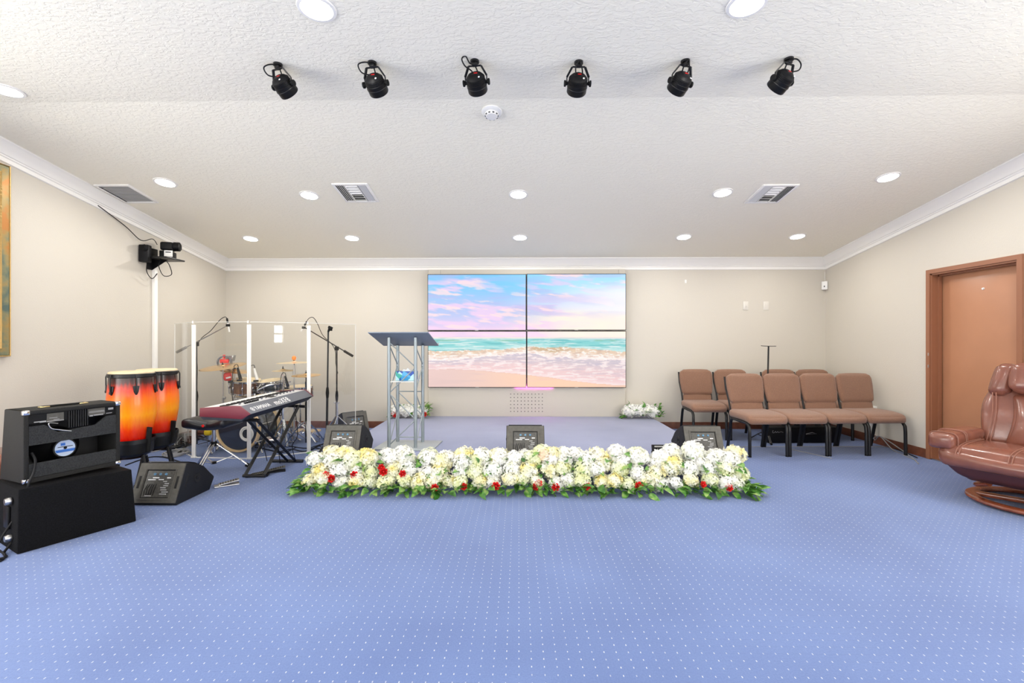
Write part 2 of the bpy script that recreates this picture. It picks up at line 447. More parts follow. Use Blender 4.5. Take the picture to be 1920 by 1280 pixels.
def text_bm(s, size, m=I4, depth=.001, font_shear=0.0, space=1.0):
    cu = bpy.data.curves.new('lettering', 'FONT'); cu.body = s; cu.size = size; cu.extrude = depth; cu.shear = font_shear; cu.space_character = space
    cu.align_x = 'LEFT'; cu.align_y = 'CENTER'
    to = bpy.data.objects.new('lettering', cu); C.objects.link(to)
    bpy.context.view_layer.update()
    me = bpy.data.meshes.new_from_object(to.evaluated_get(bpy.context.evaluated_depsgraph_get()))
    bm = BM(); bm.from_mesh(me); bmesh.ops.transform(bm, matrix=m, verts=bm.verts)
    bpy.data.objects.remove(to); bpy.data.curves.remove(cu); bpy.data.meshes.remove(me)
    return bm
def bez(p0, p1, p2, p3, n=12):
    out = []
    p0, p1, p2, p3 = map(Vector, (p0, p1, p2, p3))
    for i in range(n + 1):
        t = i / n; out.append(p0 * (1 - t) ** 3 + p1 * 3 * t * (1 - t) ** 2 + p2 * 3 * t * t * (1 - t) + p3 * t ** 3)
    return out
def spline(pts, n=6):
    P = [Vector(p) for p in pts]; out = []
    for i in range(len(P) - 1):
        a = P[i - 1] if i else P[i]; b, c = P[i], P[i + 1]; d = P[i + 2] if i + 2 < len(P) else P[i + 1]
        for k in range(n):
            t = k / n
            out.append(0.5 * ((2 * b) + (c - a) * t + (2 * a - 5 * b + 4 * c - d) * t * t + (3 * b - a - 3 * c + d) * t ** 3))
    out.append(P[-1]); return out

# ================================================================== THE ROOM
bm = BM(); box(bm, ((XL + XR) / 2, (YB + YR) / 2, -.05), (XR - XL + .4, YB - YR + .4, .1)); struct('floor', bm, 'carpet')
bm = BM(); prism(bm, [(YR - .2, ZC), (YC, ZC), (YB + .2, ZB - SL * .2), (YB + .2, ZC + .2), (YR - .2, ZC + .2)], XL - .2, XR + .2); struct('ceiling', bm, 'ceiling', smooth=0)
bm = BM(); box(bm, ((XL + XR) / 2, YB + .075, 1.3), (XR - XL, .15, 2.6)); struct('wall_back', bm, 'wall', smooth=0)
DY0, DY1, DZ = 4.26, 5.152, 2.03
SIDE_FILL_WIN = [(-2.3, -.2, .4, 2.75), (.3, 2.4, .4, 2.75)]      # y0, y1, sill, head : unseen windows added to light the ceiling and walls
def side_wall(name, X, s_, openings):
    """wall in the y-z plane with openings (y0, y1, z0, z1)"""
    bm = BM(); a, b = sorted((X, X + s_ * .15)); y = YR - .15
    def strip(ya, yb, z0=None, z1=None):
        cuts = [ya] + ([YC] if ya < YC < yb else []) + [yb]
        for p, q in zip(cuts, cuts[1:]):
            prism(bm, [(p, z0 or 0), (q, z0 or 0), (q, (ceil_z(q) + .03) if z1 is None else z1), (p, (ceil_z(p) + .03) if z1 is None else z1)], a, b)
    for y0, y1, z0, z1 in openings:
        strip(y, y0)
        if z0 > 0: strip(y0, y1, 0, z0)
        strip(y0, y1, z1); y = y1
    strip(y, YB + .15)
    struct(name, bm, 'wall', smooth=0)
side_wall('wall_left', XL, -1, SIDE_FILL_WIN); side_wall('wall_right', XR, 1, SIDE_FILL_WIN + [(DY0, DY1, 0, DZ)])
wn_ = 4
for X, s_ in ((XL, -1), (XR, 1)):
    for y0, y1, z0, z1 in SIDE_FILL_WIN:
        bm = BM(); xm = X + s_ * .06; ym, zm = (y0 + y1) / 2, (z0 + z1) / 2
        for y in (y0 + .025, y1 - .025, ym): box(bm, (xm, y, zm), (.07, .05, z1 - z0))
        for z in (z0 + .025, z1 - .025): box(bm, (xm, ym, z), (.06, y1 - y0, .05))
        w = struct('window_%d' % wn_, bm, 'white'); wn_ += 1  # out of view, added as a light source for the ceiling
        bm = BM(); box(bm, (X + s_ * .10, ym, zm), (.01, y1 - y0 - .05, z1 - z0 - .05)); obj('window_pane', bm, 'pane', w)
# rear wall: small window mirrored in the shield, two large ones added for brightness
WN = [(-2.9, 1.15, .35, 2.85), (2.48, .19, 1.22, 1.82), (-.1, 1.15, .35, 2.85)]        # centre x, half width, sill, head
bm = BM(); xs = [XL - .15]
for cx, hw, z0, z1 in sorted(WN): xs += [cx - hw, cx + hw]
xs.append(XR + .15)
for i in range(0, len(xs), 2): box(bm, ((xs[i] + xs[i + 1]) / 2, YR - .075, ZC / 2), (xs[i + 1] - xs[i], .15, ZC + .1))
for cx, hw, WZ0, WZ1 in WN:
    box(bm, (cx, YR - .075, WZ0 / 2), (2 * hw, .15, WZ0)); box(bm, (cx, YR - .075, (WZ1 + ZC) / 2), (2 * hw, .15, ZC - WZ1 + .1))
struct('wall_rear', bm, 'wall', smooth=0)
for i, (cx, hw, WZ0, WZ1) in enumerate(WN):
    bm = BM()
    for sx in (-1, 1): box(bm, (cx + sx * (hw - .025), YR - .05, (WZ0 + WZ1) / 2), (.05, .08, WZ1 - WZ0))
    for z in (WZ0 + .025, WZ1 - .025, (WZ0 + WZ1) / 2): box(bm, (cx, YR - .05, z), (2 * hw - .1, .07, .05))
    w = struct('window_%d' % (i + 1), bm, 'white')
    bm = BM(); box(bm, (cx, YR - .09, (WZ0 + WZ1) / 2), (2 * hw - .05, .01, WZ1 - WZ0 - .05)); obj('window_pane', bm, 'pane_sunny' if i == 1 else 'fill_pane_rear', w)

# baseboards
def baseboard(name, a, b, nrm):
    a, b, nrm = Vector((*a, 0)), Vector((*b, 0)), Vector((*nrm, 0))
    d = (b - a).normalized(); L = (b - a).length
    m = Matrix(((d.x, nrm.x, 0, a.x), (d.y, nrm.y, 0, a.y), (0, 0, 1, 0), (0, 0, 0, 1)))
    bm = BM(); prism(bm, [(0, 0), (.012, 0), (.012, .088), (.008, .1), (0, .1)], 0, L, 'X', m)
    o = struct(name, bm, 'brown_base'); return o
baseboard('baseboard_left', (XL, YR), (XL, YB), (1, 0))
baseboard('baseboard_back', (XL, YB), (-1.87, YB), (0, -1))
baseboard('baseboard_back_right', (1.95, YB), (XR, YB), (0, -1))
baseboard('baseboard_right', (XR, DY1 + .05), (XR, YB), (-1, 0))
baseboard('baseboard_right_front', (XR, YR), (XR, DY0 - .05), (-1, 0))
# crown moulding : profile points (out from wall, down from the ceiling line)
CP = [(0, .02), (.112, .02), (.112, -.012), (.100, -.020), (.094, -.030), (.070, -.052), (.050, -.080), (.040, -.096), (.028, -.100), (.028, -.110), (.016, -.116), (.016, -.150), (.0, -.155)]
def crown_side(name, X, s):
    bm = BM(); st = [(YR, ZC), (YC, ZC), (YB, ZB)]
    rings = [[bm.verts.new((X + s * p[0], y, z + p[1])) for p in CP] for y, z in st]
    for a, b in zip(rings, rings[1:]):
        for k in range(len(CP) - 1): bm.faces.new((a[k], a[k + 1], b[k + 1], b[k]))
    bmesh.ops.recalc_face_normals(bm, faces=bm.faces)
    if s < 0: pass
    struct(name, bm, 'white', smooth=30)
crown_side('trim_1', XL, 1); crown_side('trim_2', XR, -1)
bm = BM()
rings = [[bm.verts.new((x, YB - p[0], ZB + SL * p[0] + p[1])) for p in CP] for x in (XL, XR)]
for k in range(len(CP) - 1): bm.faces.new((rings[0][k], rings[0][k + 1], rings[1][k + 1], rings[1][k]))
struct('trim_3', bm, 'white', smooth=30)
# door
d = thing('door_1', 'terracotta painted door in a matching frame on the right wall', 'door', (XR, 0, 0)); d['kind'] = 'structure'
bm = BM()
for y0, y1 in ((DY1, DY1 + .045), (DY0 - .045, DY0)): box(bm, (-.008, (y0 + y1) / 2, (DZ + .045) / 2), (.022, y1 - y0, DZ + .045))
box(bm, (-.008, (DY0 + DY1) / 2, DZ + .0225), (.022, DY1 - DY0, .045))
for y, s in ((DY1, -1), (DY0, 1)):
    box(bm, (.055, y + s * .008, DZ / 2), (.12, .016, DZ)); box(bm, (.075, y + s * .024, DZ / 2), (.03, .016, DZ))
box(bm, (.055, (DY0 + DY1) / 2, DZ - .008), (.12, DY1 - DY0, .016)); box(bm, (.075, (DY0 + DY1) / 2, DZ - .024), (.03, DY1 - DY0, .016))
obj('door_frame', bm, 'door_frame', d)
bm = BM(); box(bm, (.12, (DY0 + DY1) / 2, DZ / 2 + .005), (.04, DY1 - DY0 - .03, DZ - .03), bev=.002); leaf = obj('door_leaf', bm, 'door_leaf', d)
q = at_x(1844, 541, XR + .1)
bm = BM(); lathe(bm, [(0, .012), (.010, .010), (.013, 0), (0, 0)], 16, T(.1, q.y, q.z) @ RY(-PI / 2)); obj('peephole', bm, 'plastic_white', leaf)
bm = BM()
for z in (1.15, 1.02): box(bm, (-.021, DY1 + .01, z), (.004, .012, .03))
obj('strike_plate', bm, 'steel', d)
bm = BM(); box(bm, (.06, (DY0 + DY1) / 2, .006), (.13, DY1 - DY0, .012)); obj('threshold', bm, 'steel', d)

# stage
bm = BM(); box(bm, ((-1.865 + 1.94) / 2, (4.22 + YB) / 2, SZ / 2), (1.94 + 1.865, YB - 4.22 - .002, SZ), bev=.008)
tag(obj('stage_platform', bm, 'stage'), 'low stage platform covered in pale blue carpet against the back wall', 'stage')
# wall panel behind the screens
PX0, PX1, PY = -1.335, 1.562, YB - .055
bm = BM(); box(bm, ((PX0 + PX1) / 2, (PY + YB) / 2, (SZ + 2.352) / 2), (PX1 - PX0, YB - PY, 2.352 - SZ), bev=.003)
wp = struct('wall_panel', bm, 'wall')
bm = BM()
for i in range(10):
    for j in range(6):
        q = at_y(957.5 + i * 6.6, 738.5 + j * 6.5, PY); disc(bm, .0065, .003, T(q.x, PY - .001, q.z) @ RX(PI / 2), 8)
obj('perforated_grid', bm, 'vent_dark', wp)
bm = BM()
for u in (826, 1160):
    q = at_y(u, 505, PY); box(bm, (q.x, PY - .001, 2.312), (.004, .003, .07))
obj('panel_seam', bm, 'markg', wp)
bm = BM(); box(bm, (.22, PY - .010, .624), (.55, .012, .008)); tag(obj('led_strip', bm, 'led'), 'magenta glowing light strip under the bottom middle of the screens', 'light strip')

# ================================================================== VIDEO WALL
def lerp(a, b, t): return tuple(x + (y - x) * t for x, y in zip(a, b))
def srgb(c): return tuple((x / 12.92 if x <= .04045 else ((x + .055) / 1.055) ** 2.4) for x in [k / 255 for k in c])
def nz(x, y, z=0.0, oct_=4):
    return noise.fractal(Vector((x, y, z)), 1.0, 2.0, oct_)
def sm(a, b, x):
    t = max(0, min(1, (x - a) / (b - a))); return t * t * (3 - 2 * t)
def beach(u, v):
    """picture on the four screens, u 0..1 left to right, v 0..1 top to bottom"""
    hz = .553
    if v < hz:
        k = v / hz
        left = lerp((120, 200, 250), (175, 195, 240), sm(.15, .55, k)); left = lerp(left, (245, 205, 235), sm(.55, 1, k))
        right = lerp((165, 225, 255), (215, 225, 250), sm(.1, .5, k)); right = lerp(right, (255, 240, 222), sm(.45, .7, k))
        c = lerp(left, right, sm(.3, .75, u))
        n = nz(u * 5 + 3, v * 16 - u * 3, 1.3); c = lerp(c, (240, 205, 238), .85 * sm(.02, .42, n) * (1 - .6 * sm(.5, .9, u)))
        n = nz(u * 3 + 9, v * 13 + 2, 4.1); c = lerp(c, (182, 185, 232), .75 * sm(.05, .5, n) * (1 - .5 * u))
        n = nz(u * 7 + 1, v * 24 - u * 5, 7.7); c = lerp(c, (255, 222, 226), .8 * sm(.14, .5, n))
        bl = math.exp(-((u - .42) / .13) ** 2 - ((v - .08) / .10) ** 2); c = lerp(c, (112, 200, 255), .7 * bl)
        bl = math.exp(-((u - .04) / .06) ** 2 - ((v - .03) / .04) ** 2); c = lerp(c, (120, 195, 250), .8 * bl)
        n = nz(u * 4, v * 18, 2.2); c = lerp(c, (205, 200, 238), .8 * math.exp(-((v - .22 + .03 * n - .04 * (u - .8)) / .022) ** 2) * sm(.45, .6, u))
        c = lerp(c, (250, 250, 255), .75 * sm(.6, 1.0, u) * sm(.05, .3, k) * (1 - sm(.4, .9, k)))
        c = lerp(c, (255, 243, 226), .7 * sm(.55, .75, u) * sm(.55, .75, k))
        c = lerp(c, (252, 218, 236), .55 * sm(.45, .553, v) * (1 - sm(.55, .8, u)))
        return c
    # sea
    wave = .655 + .02 * math.sin(u * 5.2 + 1.0) + .03 * sm(.5, 1, u) + .012 * nz(u * 9, 0, 3)      # top of breaking wave
    foam_b = wave + .065 + .02 * math.sin(u * 9 + 1) + .01 * nz(u * 14, 5, 2) + .015 * u
    shore = .838 + .035 * sm(.1, .5, u) + .105 * sm(.35, 1, u) + .006 * nz(u * 12, 3, 9)
    if v < wave:
        k = (v - hz) / max(.01, wave - hz)
        c = lerp((205, 222, 228), (126, 208, 208), sm(0, .45, k)); c = lerp(c, (190, 228, 226), sm(.55, 1, k))
        n = nz(u * 7, v * 90, .7); c = lerp(c, (90, 186, 190), .8 * sm(0, .5, n)); n = nz(u * 9 + 4, v * 110, 5.7); c = lerp(c, (232, 240, 238), .75 * sm(.1, .5, n))
        gb = math.exp(-((v - .585 - .003 * nz(u * 5, 1, 1)) / .006) ** 2) * sm(-.05, .25, nz(u * 6, 2, 3)); c = lerp(c, (120, 190, 165), .9 * gb)
        c = lerp(c, (245, 226, 218), 1 - sm(hz, hz + .025, v))
        return c
    if v < foam_b:
        k = (v - wave) / (foam_b - wave)
        c = lerp((228, 200, 172), (248, 234, 230), sm(.15, .95, k))
        barrel = sm(.5, .53, u) * (1 - sm(.68, .74, u)) * (1 - sm(.35, .65, k)); c = lerp(c, (200, 170, 130), .85 * barrel)
        n = nz(u * 26, v * 60, 1.1, 6); c = lerp(c, (206, 176, 158), .85 * sm(0, .5, n) * (1 - .5 * k)); n = nz(u * 40, v * 80, 8.1, 6); c = lerp(c, (255, 251, 248), .8 * sm(0, .45, n))
        return c
    if v < shore:
        k = (v - foam_b) / (shore - foam_b)
        c = lerp((208, 196, 205), (238, 205, 205), sm(0, .7, k))
        n = nz(u * 9, v * 70, 3.3, 5); c = lerp(c, (192, 182, 200), .7 * sm(0, .5, n) * (1 - k)); n = nz(u * 22 + v * 5, v * 75, 6.3, 6); c = lerp(c, (253, 236, 234), .8 * sm(0, .4, n))
        c = lerp(c, (250, 228, 226), .7 * sm(.8, 1, k) * (1 - sm(.99, 1, k)))
        return c
    c = lerp((232, 200, 194), (252, 208, 178), sm(.05, .6, u)); c = lerp(c, (214, 176, 166), .5 * (1 - sm(shore, shore + .006, v)))
    c = lerp(c, (222, 192, 188), .35 * sm(0, .5, nz(u * 4, v * 40, 2.8))); return c
def screen_mat():
    m, t, p = new_mat('lit_beach_picture')
    a = t.nodes.new('ShaderNodeAttribute'); a.attribute_name = 'picture'
    p.inputs['Base Color'].default_value = (.01, .01, .01, 1); p.inputs['Roughness'].default_value = .35
    lk(t, a.outputs['Color'], p.inputs['Emission Color']); p.inputs['Emission Strength'].default_value = 1.0 / (2 ** EXPOSURE)
    return m
M['screen'] = screen_mat()
SY = 6.79
scr = [(802, 986.3, 514.5, 619, 'upper left screen of the video wall, blue and pink clouds'), (988, 1173.5, 513.5, 618.5, 'upper right screen of the video wall, pale sky fading to cream'),
       (803, 986.3, 621, 726, 'lower left screen of the video wall, wave and beach beside the lectern'), (988.3, 1173.5, 620.5, 726.5, 'lower right screen of the video wall, curling wave and wet sand')]
U0, V0, U1, V1 = 802, 514, 1173.5, 726.5
for u0, u1, v0, v1, lab in scr:
    a, b = at_y(u0, v0, SY), at_y(u1, v1, SY)
    # keep every screen upright and of one size
    W, Hh = 1.449, .826
    cx, cz = (a.x + b.x) / 2, (a.z + b.z) / 2
    t = thing('television', lab, 'television', (cx, SY, cz), 0, 'screens of the video wall')
    bm = BM(); box(bm, (0, .018, 0), (W, .034, Hh), bev=.003); obj('housing', bm, 'black', t)
    bz = .008; wv, hv = W / 2 - bz, Hh / 2 - bz
    nx, ny = 168, 96
    me = bpy.data.meshes.new('screen')
    verts = [(-wv + 2 * wv * i / nx, -.0012, hv - 2 * hv * (j) / ny) for j in range(ny + 1) for i in range(nx + 1)]
    faces = [(j * (nx + 1) + i, (j + 1) * (nx + 1) + i, (j + 1) * (nx + 1) + i + 1, j * (nx + 1) + i + 1) for j in range(ny) for i in range(nx)]
    me.from_pydata(verts, [], faces)
    at = me.color_attributes.new('picture', 'FLOAT_COLOR', 'POINT')
    buf = []
    for (x, _, z) in verts:
        uu = ((u0 + u1) / 2 + x * 128 - U0) / (U1 - U0); vv = ((v0 + v1) / 2 - z * 128 - V0) / (V1 - V0)
        buf += [*srgb(beach(uu, vv)), 1]
    at.data.foreach_set('color', buf)
    me.materials.append(M['screen'])
    so = bpy.data.objects.new('screen', me); C.objects.link(so); so.parent = t
    bm = BM(); box(bm, (0, -.001, -Hh / 2 + .003), (.05, .003, .004)); obj('logo_plate', bm, 'steel', t)

# ================================================================== CEILING FIXTURES
lamps = [(470, 447, 'far left downlight, back row above the drum kit'), (660, 446, 'back row downlight over the left end of the stage'), (975, 445, 'back row downlight above the centre of the video wall'),
         (1282, 444, 'back row downlight right of the video wall'), (1495, 443, 'back row downlight nearest the right back corner'),
         (310, 342, 'downlight beside the grey return grille on the left'), (580, 366, 'downlight just left of the left air vent'), (972, 364, 'middle row downlight on the centre line of the room'),
         (1355, 361, 'downlight just left of the right air vent'), (1665, 332, 'middle row downlight close to the right wall moulding'),
         (12, 169, 'downlight at the left edge of the picture on the flat ceiling'), (594, 16, 'large nearest downlight at the top, left of centre'), (1400, 8, 'large nearest downlight at the top, right of centre')]
lamp_pos = [(at_ceil(u, v), l) for u, v, l in lamps]
first = None
for p, l in lamp_pos:
    tilt = -math.atan(SL) if p.y > YC else 0.0
    if first is None or True:
        if first is None:
            t = thing('downlight', l, 'ceiling light', p, 0, 'lit round downlights')
            bm = BM(); lathe(bm, [(.082, .004), (.082, -.008), (.098, -.006), (.102, .001), (.102, .004)], 40); obj('trim_ring', bm, 'white', t)
            bm = BM(); lathe(bm, [(0, -.0085), (.05, -.008), (.079, -.004), (.0815, .002)], 32); obj('lens', bm, 'lamp', t)
            first = t
        else: t = dup(first, p, 0, l)
        t.rotation_euler = (tilt, 0, 0)
def lamp_light(p, tilt, w):
    ld = bpy.data.lights.new('downlight_glow', 'AREA'); ld.shape = 'DISK'; ld.size = .13; ld.energy = w; ld.color = (1, .965, .91)
    lo = bpy.data.objects.new('downlight_glow', ld); C.objects.link(lo); lo.location = (p[0], p[1], p[2] - .014); lo.rotation_euler = (tilt, 0, 0)
for p, l in lamp_pos: lamp_light(p, -math.atan(SL) if p.y > YC else 0, LAMP_W)
for x, y in ((-3.6, .9), (-1.1, .2), (1.2, .2), (3.7, .9), (3.7, 3.15), (-3.4, -1.6), (-1.1, -1.8), (1.2, -1.8), (3.6, -1.6)):
    t = dup(first, (x, y, ZC), 0, 'downlight behind the camera'); t.rotation_euler = (0, 0, 0); lamp_light((x, y, ZC), 0, LAMP_W)

# air vents
def vent(u, v, w, dpt, label, kind):
    p = at_ceil(u, v); t = thing('air_vent', label, 'air vent', p, 0); t.rotation_euler = (-math.atan(SL), 0, 0)
    bm = BM(); f = .028
    for sx in (-1, 1): box(bm, (sx * (w / 2 - f / 2), 0, -.005), (f, dpt, .014), bev=.002)
    for sy in (-1, 1): box(bm, (0, sy * (dpt / 2 - f / 2), -.005), (w - 2 * f, f, .014), bev=.002)
    obj('frame', bm, 'white', t)
    bm = BM(); box(bm, (0, 0, .0), (w - .04, dpt - .04, .002)); obj('duct', bm, 'vent_dark' if kind else 'vent_grey', t)
    if kind:
        bm = BM(); iw, idp = w / 2 - f, dpt / 2 - f; cw = iw * .42
        for sx in (-1, 1):
            for k in range(4):
                x = sx * (cw + .012 + k * (iw - cw - .012) / 4 + .008); box(bm, (0, 0, 0), (.020, idp * 2, .002), T(x, 0, -.006) @ RY(sx * R(-42)))
            box(bm, (sx * cw, 0, -.008), (.008, idp * 2, .01))
        for k in range(7):
            y = -idp + (k + .5) * idp * 2 / 7; box(bm, (0, 0, 0), (cw * 2, .024, .002), T(0, y, -.006) @ RX(R(42) if y > 0 else R(-42)))
        obj('louvre', bm, 'white', t)
    else:
        bm = BM()
        for k in range(13): box(bm, (0, -dpt / 2 + .035 + k * (dpt - .07) / 12, -.004), (w - .056, .008, .003))
        obj('louvre', bm, 'vent_grey', t)
vent(668, 361, .36, .40, 'white four-way air vent on the left of the sloped ceiling', 1)
vent(1445, 363, .36, .40, 'white four-way air vent on the right of the sloped ceiling', 1)
vent(239, 363, .36, .40, 'grey return air grille near the left wall moulding', 0)
p = at_ceil(922, 209)
t = thing('smoke_detector', 'white round smoke detector on the ceiling above the screens', 'smoke detector', p); t.rotation_euler = (-math.atan(SL), 0, 0)
bm = BM(); lathe(bm, [(.078, .004), (.078, -.008), (.07, -.016), (.052, -.02), (.05, -.034), (.042, -.044), (0, -.047)], 36); obj('housing', bm, 'plastic_white', t)
bm = BM()
for k in range(10):
    a = k * PI / 5; box(bm, (.046, 0, -.036), (.01, .014, .007), RZ(a))
obj('sensor_slot', bm, 'vent_dark', t)

# stage lights under the flat ceiling
def par_light(u, v, yaw, tip, label, loop):
    p = at_ceil(u, v)
    t = thing('stage_light', label, 'stage light', p, yaw, 'black can stage lights under the ceiling')
    bm = BM(); disc(bm, .028, .012, T(0, 0, -.012)); box(bm, (0, 0, -.022), (.03, .03, .02), bev=.003); obj('mount', bm, 'blackm', t)
    bm = BM(); yk = [(-.068, .045, -.112), (-.070, .034, -.078), (-.040, 0, -.032), (.040, 0, -.032), (.070, .034, -.078), (.068, .045, -.112)]
    for a, b in zip(yk, yk[1:]):
        tube(bm, [a, b], .0085, 6, flat=.45)
    obj('yoke', bm, 'blackm', t)
    h = Matrix.Translation((0, .045, -.112)) @ RX(PI + tip) @ Matrix.Diagonal((1, 1, .72, 1))      # local +z of the can points to the stage, down
    bm = BM(); lathe(bm, [(0, -.078), (.030, -.078), (.046, -.066), (.056, -.05), (.058, -.012), (.063, -.008), (.063, .075), (.060, .082), (.056, .082), (.055, .04), (0, .038)], 36, h)
    for k in range(3): lathe(bm, [(.0575, -.046 + k * .011), (.060, -.044 + k * .011), (.060, -.041 + k * .011), (.0575, -.039 + k * .011)], 36, h)
    body = obj('housing', bm, 'black', t)
    bm = BM(); lathe(bm, [(0, .0405), (.05, .0405)], 24, h); obj('lens', bm, 'steel', body)
    bm = BM(); box(bm, (0, 0, -.079), (.05, .026, .004), h, bev=.001); lathe(bm, [(.0645, .02), (.0655, .022), (.0655, .026), (.0645, .028)], 36, h); obj('rear_panel', bm, 'blackm', body)
    bm = BM(); box(bm, (.006, -.004, -.082), (.022, .008, .002), h); obj('emblem', bm, 'red', body)
    bm = BM(); disc(bm, .006, .003, h @ T(.03, .03, -.074) @ RX(0.3), 10); obj('indicator', bm, 'mark', body)
    for s in (-1, 1):
        bm = BM(); lathe(bm, [(0, 0), (.010, 0), (.012, .01), (.019, .012), (.019, .022), (0, .024)], 14, T(s * .064, .045, -.112) @ RY(s * PI / 2)); obj('knob', bm, 'rubber', t)
    bm = BM()
    if loop == 1: pts = [(-.01, .01, -.075), (-.06, -.02, -.07), (-.075, -.04, -.03), (-.035, -.03, -.012), (0, .0, -.014), (.012, .02, -.06), (.015, .03, -.075)]
    elif loop == 2: pts = [(-.015, .02, -.075), (-.022, 0, -.06), (-.055, -.03, -.045), (-.070, -.05, -.012), (-.045, -.055, .0), (-.025, -.03, -.03), (0, 0, -.03), (.015, .02, -.06), (.02, .03, -.075)]
    elif loop == 3: pts = [(-.012, .02, -.075), (-.02, -.01, -.045), (0, -.03, -.012), (.02, -.01, -.05), (.03, .03, -.075)]
    else: pts = [(.012, .01, -.075), (.06, -.02, -.07), (.07, -.03, -.035), (.03, -.03, -.012), (0, .0, -.014), (-.012, .02, -.06), (-.015, .03, -.075)]
    tube(bm, spline(pts, 5), .0042, 7); obj('power_cable', bm, 'cable', t)
for u, v, yw, lab, lp in ((521, 120, -20, 'first black can light from the left, tipped towards the right', 1), (698, 117, -10, 'second black can light from the left with a bright red badge', 1),
                       (890, 114, -8, 'third black can light from the left with a round cable loop', 2), (1085, 116, 2, 'fourth black can light from the left, hanging straight', 3),
                       (1285, 114, 20, 'fifth black can light from the left, turned showing its rear label', 3), (1479, 110, 24, 'rightmost of the six black can lights, tipped towards the left', 4)):
    par_light(u, v, R(yw), R(60), lab, lp)

# ================================================================== WALL FITTINGS
def plate(u, v, lab, dot):
    p = at_y(u, v, YB); t = thing('wall_plate', lab, 'wall plate', p)
    bm = BM(); box(bm, (0, -.004, 0), (.08, .008, .125), bev=.003); obj('cover', bm, 'plate_beige', t)
    bm = BM(); box(bm, (0, -.009, 0), (.034, .004, .066), bev=.001); ins = obj('insert', bm, 'plate_beige', t)
    if dot: bm = BM(); disc(bm, .006, .004, T(0, -.011, -.006) @ RX(PI / 2), 10); obj('button', bm, 'steel', ins)
plate(1398, 573, 'left wall plate with a small button on the back wall', 1)
plate(1436, 573, 'right blank wall plate on the back wall', 0)
p = at_y(1285.5, 527.5, YB); bm = BM(); box(bm, (p.x, YB - .003, p.z), (.028, .006, .05), bev=.002)
tag(obj('wall_cover', bm, 'plastic_white'), 'tiny white cover high on the back wall right of the screens', 'wall cover')
t = thing('motion_sensor', 'white motion sensor in the right back corner below the moulding', 'motion sensor', (XR - .035, YB - .035, 2.11), R(-45))
bm = BM(); box(bm, (0, 0, 0), (.075, .045, .125), bev=.008); obj('housing', bm, 'plastic_white', t)
bm = BM(); box(bm, (0, -.0235, -.015), (.012, .003, .02)); obj('sensor_window', bm, 'vent_dark', t)
bm = BM(); tube(bm, [(0, .015, .06), (0, .012, .20)], .003, 6); obj('wire', bm, 'plastic_white', t)
# outlet box low on the right wall with conduit
p = at_x(1637, 775, XR)
t = thing('outlet_box', 'white outlet box low on the right wall behind the chairs', 'outlet', (XR, p.y, p.z))
bm = BM(); box(bm, (-.02, 0, 0), (.04, .14, .20), bev=.004); obj('housing', bm, 'plastic_white', t)
bm = BM(); box(bm, (-.018, 0, -.25), (.03, .03, .30)); obj('conduit', bm, 'plastic_white', t)
for k in range(2):
    bm = BM(); tube(bm, spline([(XR - .04, p.y - .05 - k * .03, p.z - .06), (XR - .10 - k * .05, p.y - .15, p.z - .30), (XR - .14, p.y - .30, .14), (XR - .10, p.y - .45 - k * .2, .008), (XR - .22 - k * .1, p.y - .9 - k * .15, .007)]), .006, 7)
    tag(obj('power_cord', bm, 'cable_grey'), ['grey cord hanging from the outlet box behind the rightmost chair', 'second grey cord running on the floor beside the right wall'][k], 'cord')

# gilt picture at the left edge
py1 = at_x(19, 500, XL + .03).y
pz0 = at_x(19, 668, XL + .03).z; pz1 = at_x(19, 312, XL + .03).z
t = thing('framed_picture', 'large picture in a distressed gold and teal frame on the left wall', 'picture', (XL, (py1 + 2.55) / 2, (pz0 + pz1) / 2))
hw, hh = (py1 - 2.55) / 2, (pz1 - pz0) / 2
def frame_ring(w, h, prof, x0=0):
    bm = BM(); n = len(prof)
    cs = [(-1, -1), (1, -1), (1, 1), (-1, 1)]
    rings = [[bm.verts.new((x0 + px, sy * (w - ins), sz * (h - ins))) for ins, px in prof] for sy, sz in cs]
    for i in range(4):
        a, b = rings[i], rings[(i + 1) % 4]
        for k in range(n - 1): bm.faces.new((a[k], b[k], b[k + 1], a[k + 1]))
    bmesh.ops.recalc_face_normals(bm, faces=bm.faces); return bm
obj('frame', frame_ring(hw, hh, [(.006, .03), (.014, .036), (.060, .030), (.066, .032)]), 'frame_paint', t, 30)
obj('outer_rim', frame_ring(hw, hh, [(0, 0), (0, .034), (.003, .040), (.008, .036), (.009, .030)]), 'gold', t, 30)
obj('inner_frame', frame_ring(hw - .064, hh - .064, [(0, .030), (.004, .036), (.02, .03), (.035, .012)]), 'gold', t, 30)
bm = BM(); box(bm, (.010, 0, 0), (.004, 2 * hw - .17, 2 * hh - .17)); obj('canvas', bm, 'painting', t)

# white pole, shelf and camera on the left wall
pc = at_x(291.5, 500, XL + .03)
bm = BM(); box(bm, (XL + .022, pc.y, 1.14), (.042, .042, 2.28), bev=.003)
tag(obj('cable_conduit', bm, 'white'), 'tall white cable conduit standing against the left wall', 'conduit')
sh = thing('camera_shelf', 'small black wall shelf above the white conduit', 'shelf', (XL, pc.y, 2.275))
bm = BM(); box(bm, (.15, -.02, 0), (.29, .30, .018), bev=.003); obj('shelf_board', bm, 'blackm', sh)
bm = BM(); box(bm, (.006, -.02, .0), (.012, .16, .26), bev=.002); prism(bm, [(.01, -.13), (.01, -.01), (.2, -.01)], -.03, -.022, 'Y'); obj('bracket', bm, 'black', sh)
t = thing('video_camera', 'black and silver video camera on the small wall shelf', 'camera', (XL + .16, pc.y + .03, 2.284), R(20))
bm = BM(); box(bm, (0, 0, .045), (.13, .16, .09), bev=.008); obj('base', bm, 'black', t)
